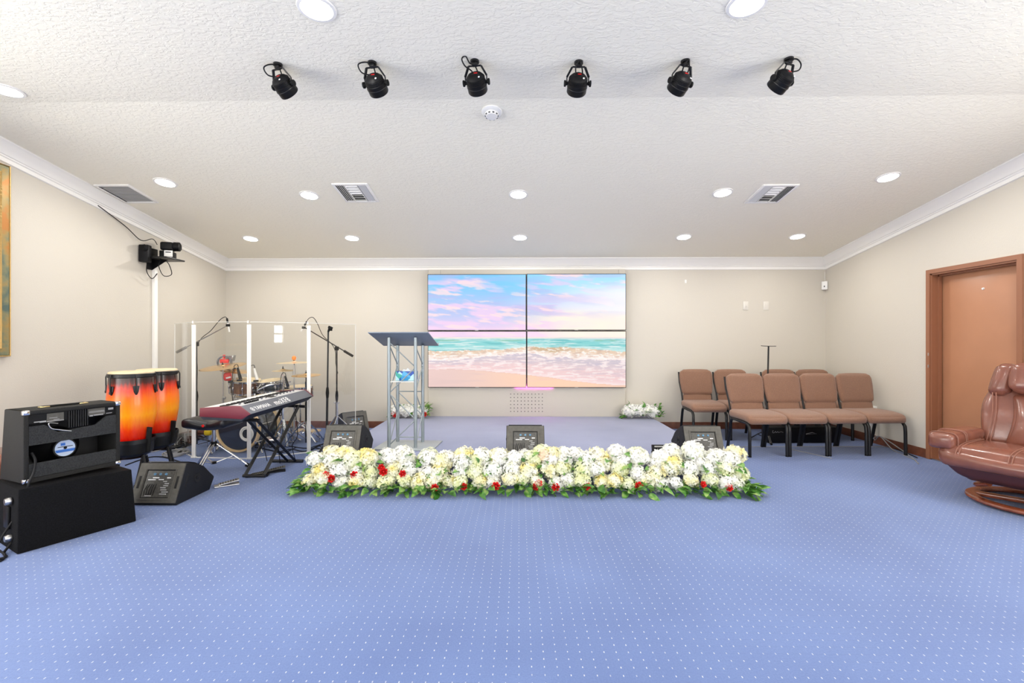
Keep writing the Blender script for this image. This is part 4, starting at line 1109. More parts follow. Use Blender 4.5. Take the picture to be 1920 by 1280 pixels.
for k in range(8):
    a = 2 * PI * k / 8 + .2; x, z = (br + .004) * math.cos(a), (br + .004) * math.sin(a)
    if z > -.2: tube(bm, [(x, -.03, z), (x, .33, z)], .005, 6)
    if z > -.2: box(bm, (x, -.028, z), (.02, .012, .034), bev=.003)
obj('tension_rod', bm, 'chrome', t)
for s in (-1, 1):
    bm = BM(); tube(bm, [(s * .2, .05, -.14), (s * .33, -.06, -.262)], .008, 8); obj('spur', bm, 'chrome', t)

def stand_tripod(parent, z0, spread, mat_='chrome', yaw=0.0, zt=.30, r=.007):
    for k in range(3):
        mm = RZ(yaw + k * 2 * PI / 3)
        bm = BM(); tube(bm, [(.012, -.008, zt), (spread * .5, -.008, zt * .62), (spread, -.008, .012)], r, 6, mm); tube(bm, [(.012, .008, zt), (spread * .5, .008, zt * .62), (spread, .008, .012)], r, 6, mm)
        tube(bm, [(.01, 0, zt * .35), (spread * .5, 0, zt * .58)], r * .8, 6, mm); tube(bm, [(spread - .01, 0, .018), (spread + .02, 0, .012)], .012, 8, mm)
        obj('leg', bm, mat_, parent)
def placed_drum(name, cat, lab, u, v, tt, r, h_, tiltx, tilty, shell, n=8, stand=True):
    """u,v is the middle of the near edge of the top hoop"""
    q = at_t(u, v, tt); c_ = Vector((q.x, q.y + r, 0)); zt = q.z
    t = thing(name, lab, cat, (c_.x, c_.y, 0))
    m = T(0, 0, zt - h_) @ T(0, 0, h_ / 2) @ RX(tiltx) @ RY(tilty) @ T(0, 0, -h_ / 2)
    sh, hp, hd, lg = drum(None, r, h_, m, n)
    s_ = obj('shell', sh, shell, t); obj('hoop', hp, 'chrome', t); obj('drum_head', hd, 'head' if shell == 'drum_brown' else 'head', t); obj('lug', lg, 'chrome', s_)
    if stand:
        bm = BM(); tube(bm, [(0, 0, zt - h_ - .01), (0, 0, .10)], .010, 10); 
        for k in range(3): tube(bm, [(0, 0, zt - h_ - .05), (r * .95 * math.cos(k * 2.09), r * .95 * math.sin(k * 2.09), zt - h_ - .005)], .006, 6)
        obj('stand_post', bm, 'chrome', t); stand_tripod(t, 0, .22, 'chrome', .4, .22)
    return t
placed_drum('floor_tom', 'tom drum', 'walnut floor tom with chrome rods at the left of the drum kit', 456, 745, 5.72, .20, .36, 0, 0, 'drum_brown', 8, True)
placed_drum('rack_tom', 'tom drum', 'walnut striped rack tom under the leftmost cymbal', 446, 713, 5.62, .17, .17, R(6), R(4), 'drum_brown', 10, True)
placed_drum('rack_tom', 'tom drum', 'smoke grey rack tom right of the middle screen post', 496, 714, 5.70, .145, .135, R(8), R(-3), 'drum_black', 8, False)
placed_drum('bongo_drum', 'small drum', 'small black drum right behind the smoke grey tom', 513, 713, 5.86, .085, .11, R(5), 0, 'drum_black', 6, False)
placed_drum('snare_drum', 'snare drum', 'dark snare drum behind the right half of the keyboard', 512, 731, 5.75, .175, .13, R(4), 0, 'drum_black', 10, True)
placed_drum('tom_tom', 'tom drum', 'low walnut drum beside the hi-hat stand', 553, 725, 5.95, .15, .15, R(5), 0, 'drum_brown', 8, True)
# tom holder
q = at_t(492, 735, 5.7)
t = thing('tom_holder', 'chrome tom holder on top of the bass drum', 'drum hardware', (bc.x + .12, bc.y + .12, bc.z + br))
bm = BM(); tube(bm, [(0, 0, -.012), (0, 0, .16), (.10, .10, .22), (.28, .30, .25)], .010, 8); tube(bm, [(0, 0, .15), (-.02, .16, .22)], .009, 8); obj('post', bm, 'chrome', t)
bm = BM(); box(bm, (0, 0, .16), (.04, .04, .05), bev=.006); obj('clamp', bm, 'black', t)

def cymbal_stand(lab, u, v, tt, r, tilt_x, tilt_y, m='cymbal', base_mat='blackm', spread=.26, topper=None, base=None, bend=None, hat=False):
    c_ = at_t(u, v, tt); z = c_.z
    t = thing('cymbal_stand', lab, 'cymbal', (c_.x, c_.y, 0), 0, 'cymbals on stands around the drum kit')
    mm = T(0, 0, z) @ RX(tilt_x) @ RY(tilt_y)
    bm = BM(); pr = [(.006, .016), (.02, .016), (.03, .006), (r * .5, .001), (r * .92, -.006), (r, -.009), (r, -.0105), (r * .92, -.0075), (r * .5, -.001), (.03, .004), (.02, .013), (.006, .013)]
    lathe(bm, pr, 56, mm); obj('cymbal', bm, m, t)
    if hat:
        bm = BM(); lathe(bm, [(a, -.020 - b) for a, b in pr], 56, mm); obj('bottom_cymbal', bm, m, t)
    bm = BM(); tube(bm, [(0, 0, .05), (0, 0, -.04)], .004, 8, mm); lathe(bm, [(0, .03), (.009, .03), (.011, .018), (0, .018)], 12, mm); lathe(bm, [(0, -.003), (.012, -.004), (.012, -.02), (0, -.02)], 12, mm); obj('wing_nut', bm, 'black', t)
    if topper:
        bm = BM(); bmesh.ops.create_uvsphere(bm, u_segments=16, v_segments=10, radius=.026, matrix=mm @ T(0, 0, .05) @ Matrix.Diagonal((1, 1, 1.15, 1))); obj('egg_shaker', bm, topper, t)
    bm = BM(); zt = z - .035
    tube(bm, [(0, 0, zt), (0, 0, z * .62)], .008, 10); tube(bm, [(0, 0, z * .62), (0, 0, .06)], .0125, 10)
    tube(bm, [(0, 0, zt - .05), (0, 0, zt - .12)], .013, 10)
    box(bm, (.014, 0, z * .62), (.04, .02, .03), bev=.004); obj('stand_pole', bm, base_mat, t)
    stand_tripod(t, 0, spread, 'chrome', random.random() * 2, .32)
    return t
cymbal_stand('big bronze crash cymbal at the left of the kit, tilted', 418, 686, 5.55, .245, R(9), R(-4), 'cymbal', 'steel')
cymbal_stand('pale bronze cymbal just under the big crash cymbal', 440, 694, 5.72, .16, R(3), R(9), 'cymbal', 'steel')
cymbal_stand('small splash cymbal behind the smoke grey tom', 530.5, 693.5, 5.75, .125, R(2), 0, 'cymbal_pale', 'chrome', .15)
cymbal_stand('pale ride cymbal topped with an orange egg shaker', 551.5, 678.5, 5.85, .205, R(1), R(-1), 'cymbal_pale', 'steel', .26, 'orange')
cymbal_stand('bronze hi-hat cymbals beside the right screen post', 574, 702, 5.65, .165, R(4), 0, 'cymbal', 'blackm', .27, None, hat=True)
# red percussion
def jam_block(u, v, tt, lab):
    p_ = at_t(u, v, tt); t = thing('jam_block', lab, 'percussion block', p_, R(20))
    bm = BM(); cushion(bm, (.085, .07, .10), .028, .0, I4, 6); obj('block', bm, 'red', t)
    bm = BM(); box(bm, (.012, -.037, -.012), (.05, .004, .018), RY(R(-14)), bev=.001); obj('decal', bm, 'mark', t)
    bm = BM(); box(bm, (.03, .0, -.06), (.05, .03, .03), bev=.004); tube(bm, [(.03, 0, -.06), (.05, .02, -.30)], .005, 6); obj('clamp', bm, 'blackm', t)
jam_block(427, 706, 5.50, 'red jam block clamped below the left crash cymbal')
p_ = at_t(421, 676, 5.75)
t = thing('tambourine', 'red and grey tambourine standing behind the left crash cymbal', 'tambourine', p_, R(15))
bm = BM(); lathe(bm, [(.070, -.02), (.082, -.02), (.082, .02), (.070, .02), (.070, -.02)], 32, T(0, 0, -.02) @ RX(PI / 2)); obj('frame', bm, 'kb_grey', t)
bm = BM(); box(bm, (.0, 0, -.005), (.10, .035, .05), bev=.01); box(bm, (-.005, 0, .05), (.028, .03, .05), bev=.008); obj('grip', bm, 'red', t)
p_ = at_t(431, 672, 5.85)
t = thing('cowbell', 'silver cowbell beside the red tambourine above the left cymbal', 'cowbell', p_, R(0))
bm = BM(); prism(bm, [(-.055, .03), (.065, .045), (.045, -.035), (-.02, -.02)], -.03, .03, 'Y', bev=.006); obj('bell', bm, 'steel', t)
bm = BM(); tube(bm, [(.01, 0, -.02), (.01, 0, -.13)], .009, 8); obj('mount', bm, 'mark', t)
# drum microphones
def drum_mic(u, v, tt, lab, col='black', h_=.14):
    p_ = at_t(u, v, tt); t = thing('drum_microphone', lab, 'microphone', p_)
    bm = BM(); tube(bm, [(0, 0, .05), (.004, 0, -.03), (.008, 0, -.09)], [.012, .016, .018], 12, RY(R(-12))); obj('body', bm, col, t)
    bm = BM(); tube(bm, spline([(0, 0, .05), (-.012, 0, .085), (-.045, 0, .075), (-.065, 0, 0), (-.075, .0, -.18)]), .004, 6); obj('cable', bm, 'cable', t)
    bm = BM(); box(bm, (.012, 0, -.10), (.05, .03, .02), bev=.003); obj('clip', bm, 'rubber', t)
drum_mic(447, 697, 5.45, 'black drum microphone left of the middle screen post')
drum_mic(478, 698, 5.50, 'silver drum microphone right of the middle screen post', 'plastic_white')
drum_mic(536, 712, 5.65, 'black drum microphone above the snare drum')
# kick pedal, felt and yellow foam behind the throne
p_ = at_t(390, 812, 5.75)
t = thing('foam_pad', 'yellow foam piece on the floor behind the drum throne', 'foam', (p_.x, p_.y, 0), 0)
bm = BM(); cushion(bm, (.09, .06, .075), .028, 0, T(0, 0, p_.z + .01), 6); obj('foam', bm, 'yellow', t)
bm = BM(); tube(bm, [(0, 0, p_.z - .02), (-.02, .02, .01)], .009, 8); obj('stem', bm, 'steel', t)
for u, v, lab in ((563, 807, 'tan wooden disc on the floor left of the right screen post'), (588, 808, 'tan wooden disc on the floor right of the right screen post')):
    p_ = at_t(u, v, 5.95); t = thing('tap_board', lab, 'wooden board', (p_.x, p_.y, 0), 0)
    bm = BM(); lathe(bm, [(0, p_.z), (.09, p_.z), (.09, p_.z + .012), (0, p_.z + .012)], 24); obj('board', bm, 'hoop_wood', t)
    bm = BM(); tube(bm, [(-.06, 0, p_.z), (-.08, 0, .0)], .008, 6); tube(bm, [(.06, 0, p_.z), (.08, 0, .0)], .008, 6); obj('leg', bm, 'chrome', t)

# ================================================================== DRUM SHIELD
S0 = Vector((-4.15, 5.53, 0)); S1 = at_z(363.5, 858); S2 = at_z(467, 860.5); S3 = at_z(579, 848.5); S4 = Vector((-2.07, 5.87, 0))
SH = 1.505
t = thing('drum_shield', 'clear acrylic drum shield with white posts around the drum kit', 'drum shield', (S2.x, S2.y, 0))
def loc(p): return Vector((p.x - S2.x, p.y - S2.y, 0))
SS = [S0, S1, S2, S3, S4]
for a, b in zip(SS, SS[1:]):
    a, b = loc(a), loc(b); dd = (b - a).normalized(); nn = Vector((-dd.y, dd.x, 0)); L_ = (b - a).length
    m = Matrix(((dd.x, nn.x, 0, a.x), (dd.y, nn.y, 0, a.y), (0, 0, 1, 0), (0, 0, 0, 1)))
    bm = BM(); box(bm, (L_ / 2, 0, SH / 2 + .008), (L_ - .02, .006, SH - .012), m); pn = obj('panel', bm, 'acrylic', t, 0)
    bm = BM(); e = .0045
    box(bm, (L_ / 2, 0, SH), (L_ - .02, .0075, e), m); box(bm, (L_ / 2, 0, .006), (L_ - .02, .012, .010), m)
    if a == loc(S0): box(bm, (.010, 0, SH / 2), (e, .0075, SH), m)
    if b == loc(S4): box(bm, (L_ - .010, 0, SH / 2), (e, .0075, SH), m)
    obj('panel_edge', bm, 'acrylic_edge', pn, 0)
for p_ in (S1, S2, S3):
    p_ = loc(p_); bm = BM()
    for s in (-1, 1): box(bm, (p_.x + s * .0125, p_.y, SH * .5 - .01), (.014, .020, SH - .04), bev=.003)
    box(bm, (p_.x, p_.y + .003, SH * .5 - .01), (.012, .010, SH - .05)); ps = obj('post', bm, 'white', t)
    bm = BM(); box(bm, (p_.x, p_.y, .008), (.05, .034, .016), bev=.003); obj('foot', bm, 'acrylic_edge', ps)
    bm = BM(); box(bm, (p_.x - .012, p_.y, SH), (.010, .012, .03)); obj('hinge_tip', bm, 'acrylic_edge', ps)

# ================================================================== MIC STANDS
def mic_stand(lab, base, top, boom0=None, boom1=None, chrome=False, rbase=.0, clip=True):
    t = thing('microphone_stand', lab, 'microphone stand', (base.x, base.y, 0))
    H_ = top.z
    bm = BM(); lean = Vector((top.x - base.x, top.y - base.y, 0))
    tube(bm, [(0, 0, .05), lean * .5 + Vector((0, 0, H_ * .5))], .0125, 10); tube(bm, [lean * .5 + Vector((0, 0, H_ * .5)), lean + Vector((0, 0, H_))], .009, 10)
    pl = obj('pole', bm, 'blackm', t)
    bm = BM(); c_ = lean * .5 + Vector((0, 0, H_ * .5)); tube(bm, [c_ - Vector((0, 0, .06)), c_, c_ + Vector((0, 0, .06))], [.014, .019, .013], 12); obj('clutch', bm, 'rubber', pl)
    stand_tripod(t, 0, .27, 'chrome' if chrome else 'blackm', .5, .34 if chrome else .12)
    if chrome:
        bm = BM(); tube(bm, [(0, 0, .05), (0, 0, .52)], .018, 12); tube(bm, [(-.035, 0, .515), (.035, 0, .515)], .008, 8); obj('chrome_tube', bm, 'chrome', t)
    if boom0 is not None:
        o_ = Vector((base.x, base.y, 0)); bm = BM(); tube(bm, [boom0 - o_, boom1 - o_], .007, 8); bo = obj('boom', bm, 'blackm' if chrome else 'steel', t)
        d_ = (boom1 - boom0).normalized(); bm = BM(); tube(bm, [boom0 - o_ - d_ * .10, boom0 - o_ + d_ * .03], .016, 12); obj('counterweight', bm, 'rubber' if chrome else 'ctrl', bo)
        bm = BM(); box(bm, lean + Vector((0, 0, H_)), (.045, .035, .05), bev=.006); obj('boom_clamp', bm, 'rubber', t)
    elif clip:
        bm = BM(); m = T(lean + Vector((.0, 0, H_ + .01))); tube(bm, [(0, 0, -.01), (.012, 0, .03)], .012, 10, m); box(bm, (.006, 0, .045), (.05, .03, .03), m @ RY(R(25)), bev=.006); box(bm, (.03, 0, .012), (.03, .02, .02), m, bev=.004); obj('mic_clip', bm, 'rubber', t)
def pencil_mic(lab, p_, tip, cab_pts):
    """slim condenser held at the boom end"""
    t = thing('condenser_microphone', lab, 'microphone', p_)
    bm = BM(); tube(bm, [Vector((0, 0, 0)) - (tip - p_) * .2, tip - p_], .009, 12); obj('body', bm, 'plastic_white', t)
    bm = BM(); d_ = (tip - p_).normalized(); tube(bm, [-d_ * .075, -d_ * .02], .011, 12); obj('connector', bm, 'black', t)
    bm = BM(); box(bm, (0, 0, -.01), (.04, .03, .03), bev=.005); obj('clip', bm, 'rubber', t)
    bm = BM(); tube(bm, spline([q - p_ for q in cab_pts]), .004, 6); obj('cable', bm, 'cable', t)
ta = 5.62
B0 = at_t(345, 653, ta); B1 = at_t(425, 611, ta); PT = at_t(368.5, 645, ta); PB = at_z(368, 840)
mic_stand('black boom microphone stand behind the left screen post', Vector((PT.x, PT.y, 0)), PT, B0, B1)
mp_ = at_t(427.5, 608, ta - .01)
pencil_mic('slim overhead microphone on the left boom stand', mp_, at_t(430, 622, ta - .01), [at_t(426.5, 602, ta - .01), at_t(423, 594, ta), at_t(412, 600, ta), at_t(395, 620, ta), at_t(376, 636, ta), at_t(366, 660, ta - .02), at_t(370, 690, ta - .02), at_t(367, 760, ta - .02)])
tb = 5.90
B0 = at_t(649, 660, tb); B1 = at_t(570, 613, tb); PT = at_t(631.5, 653, tb)
mic_stand('boom microphone stand with chrome tripod base right of the shield post', Vector((PT.x, PT.y, 0)), PT, B0, B1, True)
mp_ = at_t(569.5, 612.5, tb - .01)
pencil_mic('slim overhead microphone on the right boom stand', mp_, at_t(564.5, 621, tb - .01), [at_t(573, 606, tb - .01), at_t(579, 597, tb), at_t(587, 595, tb), at_t(595, 606, tb), at_t(605, 628, tb), at_t(622, 645, tb), at_t(629, 660, tb - .02), at_t(629.5, 680, tb - .02), at_t(633.5, 700, tb - .02)])
tc_ = 5.35
PT = at_t(615.5, 622, tc_); mic_stand('straight black microphone stand in front of the right boom stand', Vector((PT.x - .02, PT.y, 0)), PT)
# T shaped stand behind the chairs
tt = 5.98; PT = at_t(1441, 648.5, tt); PB2 = at_t(1437, 700, tt)
t = thing('tablet_stand', 'thin black T-shaped stand rising behind the front row of chairs', 'stand', (PB2.x, PB2.y, 0))
bm = BM(); tube(bm, [(0, 0, .03), (PT.x - PB2.x, 0, PT.z)], .010, 10); obj('pole', bm, 'blackm', t)
bm = BM(); tube(bm, spline([(PT.x - PB2.x - .095, 0, PT.z + .004), (PT.x - PB2.x, 0, PT.z - .002), (PT.x - PB2.x + .095, 0, PT.z - .002)]), .007, 8, flat=.6); obj('crossbar', bm, 'blackm', t)
stand_tripod(t, 0, .20, 'blackm', .3, .14)

# ================================================================== CHURCH CHAIRS
def make_chair(label):
    t = thing('stacking_chair', label, 'chair', (0, 0, 0), 0, 'brown padded stacking chairs')
    def seatw(q, p_):
        q = q.copy()
        if p_[1] < 0:
            k = (-p_[1]) ** 3; q.z -= .030 * k * (1 if p_[2] > 0 else .9)
        q.z += .008 * (abs(p_[0]) ** 2) * (p_[2] > 0); return q
    bm = BM(); cushion(bm, (.458, .47, .095), .045, .010, T(0, -.015, .425), 12, seatw); obj('seat', bm, 'fabric', t)
    rec = R(-13)
    MB_ = T(0, .20, .46) @ RX(rec)
    def backw(q, p_):
        q = q.copy(); k = (p_[2] + 1) / 2
        q.x *= 1 - .10 * (1 - k) ** 1.5 - .16 * max(0, (k - .72) / .28) ** 3 * abs(p_[0]) ** 2; q.y += .018 * (p_[0] ** 2) * -1 + .0; return q
    bm = BM(); cushion(bm, (.45, .066, .350), .032, .012, MB_ @ T(0, 0, .262), 14, lambda q, p_: backw(q, p_)); obj('backrest', bm, 'fabric', t)
    bm = BM(); cushion(bm, (.385, .036, .135), .010, .002, MB_ @ T(0, -.002, .022), 8); obj('lumbar_strip', bm, 'fabric', t)
    bm = BM()
    for s in (-1, 1):
        tube(bm, [(s * .206, .175, .375), MB_ @ Vector((s * .202, .012, -.02)), MB_ @ Vector((s * .205, .016, .12)), MB_ @ Vector((s * .222, .022, .26)), MB_ @ Vector((s * .222, .022, .41))], .011, 8)
    tube(bm, [MB_ @ Vector((-.2, .014, -.045)), MB_ @ Vector((.2, .014, -.045))], .009, 8)
    obj('back_frame', bm, 'blackm', t)
    bm = BM()
    for y in (-.16, .14): tube(bm, [(-.21, y, .372), (.21, y, .372)], .010, 8)
    obj('seat_frame', bm, 'blackm', t)
    for s in (-1, 1):
        x = s * .215
        bm = BM(); tube(bm, [(x, .02, .372), (x, -.15, .372), (x, -.195, .360), (x, -.222, .325), (x, -.228, .27), (x, -.232, .008)], .0175, 10); lg = obj('leg', bm, 'blackm', t)
        bm = BM(); tube(bm, [(x, -.232, .014), (x, -.232, 0)], .018, 10); obj('foot_cap', bm, 'rubber', lg)
        bm = BM(); tube(bm, [(x, .0, .374), (x, .13, .374), (x, .165, .35), (x, .185, .30), (x, .25, .008)], .0175, 10); lg = obj('leg', bm, 'blackm', t)
        bm = BM(); tube(bm, [(x, .250, .014), (x, .2515, 0)], .018, 10); obj('foot_cap', bm, 'rubber', lg)
    return t
chairs = []
rw = R(3.7)
spots = [(2.775 + k * .4625 * math.cos(rw), 5.46 + k * .4625 * math.sin(rw), rw, l) for k, l in enumerate(('front row chair nearest the stage', 'second chair from the left in the front row', 'third chair from the left in the front row', 'rightmost chair of the front row beside the right wall'))]
spots += [(x, 6.34, 0, l) for x, l in ((2.50, 'back row chair nearest the stage, standing clear of the front row'), (2.985, 'second back row chair from the left, half hidden by the front row'), (3.66, 'third back row chair, only its top showing behind the front row'), (4.13, 'fourth back row chair nearest the right back corner'))]
for i, (x, y, a, l) in enumerate(spots):
    o = make_chair(l) if i == 0 else dup(chairs[0], (x, y, 0), a, l)
    o.location = (x, y, 0); o.rotation_euler = (0, 0, a); chairs.append(o)
for i, (x, y, a, l) in enumerate(spots): chairs[i]['label'] = 'brown padded chair, ' + l
# black case between the rows
a, b = at_z(1452, 823), at_z(1598, 823)
t = thing('equipment_case', 'long low black equipment case on the floor between the chair rows', 'case', (3.62, 6.03, 0), R(2))
bm = BM(); box(bm, (0, 0, .10), (.92, .16, .20), bev=.008); cs = obj('body', bm, 'black', t)
bm = BM(); box(bm, (.02, -.082, .125), (.28, .004, .03)); box(bm, (-.05, -.083, .04), (.5, .005, .02)); obj('trim', bm, 'markg', cs) if False else bm.free()
bm = BM(); tube(bm, spline([(-.40, -.083, .165), (-.405, -.083, .135), (-.385, -.083, .135), (-.37, -.083, .15), (-.36, -.083, .135), (-.34, -.083, .148), (-.33, -.083, .136), (-.30, -.083, .145), (-.27, -.083, .137)]), .0022, 5); obj('script_mark', bm, 'markg', cs)
bm = BM(); tube(bm, [(.02, -.086, .118), (.10, -.086, .135), (.16, -.086, .118), (.02, -.086, .112)], .003, 5); obj('emblem', bm, 'markg', cs)
p_ = at_z(1446, 814); bm = BM(); box(bm, (p_.x, p_.y, .012), (.14, .10, .024), RZ(0), bev=.004)
tag(obj('cable_box', bm, mat('khaki_plastic', (.30, .29, .20), .6)), 'small khaki floor box under the front chairs', 'box')
for k, (a_, b_) in enumerate((((1385, 838), (1700, 838)), ((1480, 842), (1560, 860)))):
    pa, pb = at_z(*a_), at_z(*b_); bm = BM(); tube(bm, spline([(pa.x, pa.y, .004), ((pa.x + pb.x) / 2, (pa.y + pb.y) / 2 + .02, .004), (pb.x, pb.y, .004)]), .004, 6)
    tag(obj('floor_cable', bm, 'cable_grey'), ['thin pale cable across the carpet below the front chairs', 'short pale cable slanting towards the viewer below the chairs'][k], 'cable')
for k, pix in enumerate(([(1615, 822), (1650, 832), (1690, 845), (1720, 858)], [(1560, 808), (1600, 815), (1650, 826), (1670, 840)])):
    floor_cable(['black cable along the base of the right wall', 'black cable behind the rightmost chair on the carpet'][k], pix)

# ================================================================== RECLINER
RC = Vector((4.02, 3.68, 0)); RT = R(-63)
t = thing('recliner', 'chestnut leather recliner on a round wooden swivel base at the right edge', 'armchair', RC, RT)
def seat_warp(q, p_):
    q = q.copy()
    if p_[1] < 0: q.z -= .035 * (-p_[1]) ** 4
    q.z += -.012 * (1 - abs(p_[0])) * (p_[2] > 0); return q
bm = BM(); cushion(bm, (.86, .56, .155), .065, .02, T(0, -.17, .385), 16, seat_warp); st = obj('seat', bm, 'leather', t)
def shell_warp(q, p_):
    q = q.copy(); k = (1 - p_[2]) / 2; q.x *= 1 - .30 * k ** 1.3; q.y *= 1 - .28 * k ** 1.3; return q
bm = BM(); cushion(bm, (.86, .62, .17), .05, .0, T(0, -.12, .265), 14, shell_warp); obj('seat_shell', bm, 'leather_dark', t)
# stitched seams across the seat roll
bm = BM()
for x in (-.31, -.29, -.01, .01, .29, .31):
    pts = [(x, .0, .474), (x, -.2, .472), (x, -.33, .462), (x, -.405, .440), (x, -.440, .405), (x, -.452, .36), (x, -.445, .318)]
    tube(bm, spline(pts, 4), .004, 6)
obj('seam', bm, 'stitch', st)
for s in (-1, 1):
    def armw(q, p_, s=s):
        q = q.copy(); k = (1 - p_[1]) / 2; q.z -= .012 * k ** 3; q.x += s * .01 * k; return q
    bm = BM(); cushion(bm, (.17, .60, .125), .036, .010, T(s * .405, -.135, .485), 14, armw); ar = obj('armrest', bm, 'leather', t)
    bm = BM()
    for y in (-.385, -.25, -.225):
        pts = []
        for k in range(13):
            a = PI * (-.1 + 1.2 * k / 12); cs_, sn_ = math.cos(a), math.sin(a); pts.append((s * .409 + .094 * math.copysign(abs(cs_) ** .5, cs_), y, .484 + .0715 * math.copysign(abs(sn_) ** .5, sn_) - (.008 if y < -.3 else 0)))
        tube(bm, pts, .004, 6)
    obj('seam', bm, 'stitch', ar)
BMx = T(0, .10, .40) @ RX(R(-17))
def back_warp(q, p_):
    q = q.copy(); k = (p_[2] + 1) / 2
    w = 1.0 + .10 * math.sin(k * PI * .9) - .22 * max(0, k - .55) / .45
    q.x *= w; q.y -= .05 * p_[0] ** 2 - .02; q.y -= .03 * math.sin(k * PI * 1.6); return q
bm = BM(); cushion(bm, (.66, .16, .72), .065, .012, BMx @ T(0, .08, .36), 18, back_warp); bk = obj('backrest', bm, 'leather', t)
def mid_warp(q, p_):
    q = q.copy(); k = (p_[2] + 1) / 2; q.x *= 1.05 - .28 * math.sin(k * PI); q.y -= .03 * math.sin(k * PI * 1.3); return q
bm = BM(); cushion(bm, (.38, .11, .46), .045, .022, BMx @ T(0, .005, .24), 14, mid_warp); obj('lumbar_cushion', bm, 'leather', t)
bm = BM(); cushion(bm, (.39, .13, .25), .055, .018, BMx @ T(0, -.015, .60), 14, lambda q, p_: q + Vector((0, -.03 * p_[0] ** 2, 0))); obj('headrest', bm, 'leather', t)
for s in (-1, 1):
    bm = BM(); cushion(bm, (.13, .12, .27), .045, .01, BMx @ T(s * .255, .015, .585), 10, lambda q, p_, s=s: q + Vector((s * -.02 * (p_[2]), -.02, 0))); obj('headrest_wing', bm, 'leather', t)
bm = BM()
for s in (-1, 1):
    for dx in (0, .022):
        pts = [BMx @ Vector((s * (.275 + dx - .02 * math.sin(k / 8 * PI)), -.048 - .02 * math.sin(k / 8 * PI * .9), .04 + .42 * k / 8)) for k in range(9)]
        tube(bm, pts, .0035, 6)
obj('seam', bm, 'stitch', bk)
# base
bm = BM(); pr = []
for k in range(12):
    a = 2 * PI * k / 12; pr.append((.350 + .042 * math.cos(a), .030 + .022 * math.sin(a)))
pr.append(pr[0]); lathe(bm, pr, 72); obj('base_ring', bm, 'wood_red', t)
bm = BM()
for k in range(2): box(bm, (0, 0, .034), (.66, .07, .03), RZ(k * PI / 2 + .3), bev=.006)
bs = obj('base_cross', bm, 'wood_red', t)
bm = BM(); tube(bm, [(0, 0, .04), (0, 0, .19)], .035, 20); obj('swivel_column', bm, 'blackm', t)
bm = BM()
for s in (-1, 1):
    tube(bm, spline([(s * .16, -.30, .175), (s * .26, -.22, .135), (s * .285, .0, .12), (s * .24, .2, .14)]), .024, 10, flat=.7)
box(bm, (0, 0, .135), (.54, .07, .025), bev=.006)
obj('tilt_rail', bm, 'wood_red', t)
# another piece of brown leather seating peeping in at the left edge behind the cabinet
t = thing('leather_footstool', 'brown leather footstool just showing at the left edge behind the amplifier', 'footstool', (-3.90, 3.22, 0), R(60))
bm = BM(); cushion(bm, (.55, .5, .20), .07, .015, T(0, 0, .38), 10); obj('seat', bm, 'leather', t)
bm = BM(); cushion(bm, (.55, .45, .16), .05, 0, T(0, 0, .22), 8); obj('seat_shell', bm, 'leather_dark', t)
bm = BM(); lathe(bm, pr, 48, Matrix.Diagonal((.75, .75, 1, 1))); tube(bm, [(0, 0, .03), (0, 0, .16)], .04, 14); box(bm, (0, 0, .03), (.5, .06, .03)); obj('base_ring', bm, 'wood_red', t)

# ================================================================== FLOWERS
def floret(bm, m, r):
    """four rounded cupped petals"""
    c_ = bm.verts.new(m @ Vector((0, 0, 0)))
    for k in range(4):
        a = k * PI / 2; ca_, sa_ = math.cos(a), math.sin(a)
        def P(x, y, z): return bm.verts.new(m @ Vector((x * ca_ - y * sa_, x * sa_ + y * ca_, z)))
        v1 = P(r * .45, -r * .42, r * .16); v2 = P(r * .95, -r * .30, r * .22); v3 = P(r * 1.08, 0, r * .12); v4 = P(r * .95, r * .30, r * .22); v5 = P(r * .45, r * .42, r * .16)
        vm = P(r * .6, 0, r * .06)
        bm.faces.new((c_, v1, vm)); bm.faces.new((v1, v2, v3, vm)); bm.faces.new((vm, v3, v4, v5)); bm.faces.new((c_, vm, v5))
def bloom_mesh(name, matname, n=95, r=.082, seed=0):
    rnd = random.Random(seed); bm = BM()
    for i in range(n):
        z = 1 - 1.75 * (i + .5) / n; rr = math.sqrt(max(0, 1 - z * z)); a = i * 2.39996
        d_ = Vector((rr * math.cos(a), rr * math.sin(a), z)); q = d_.to_track_quat('Z', 'Y').to_matrix().to_4x4()
        p_ = d_ * r * (.86 + .22 * rnd.random()); p_.z *= .9
        floret(bm, T(p_) @ q @ RZ(rnd.random() * 6) @ RX(rnd.uniform(-.5, .5)) @ RY(rnd.uniform(-.5, .5)), .0175 + .006 * rnd.random())
    bmesh.ops.create_icosphere(bm, subdivisions=1, radius=r * .66)
    me = bpy.data.meshes.new(name); bm.to_mesh(me); bm.free(); me.materials.append(M[matname]); me.shade_smooth(); return me
blooms = {'w': [bloom_mesh('flower_head', 'petal_white', seed=s) for s in (1, 2)], 'c': [bloom_mesh('flower_head', 'petal_cream', seed=s) for s in (3, 4)], 'g': [bloom_mesh('flower_head', 'petal_green', seed=s) for s in (5, 6)], 'p': [bloom_mesh('flower_head', 'petal_pink', 60, .06, 8)]}
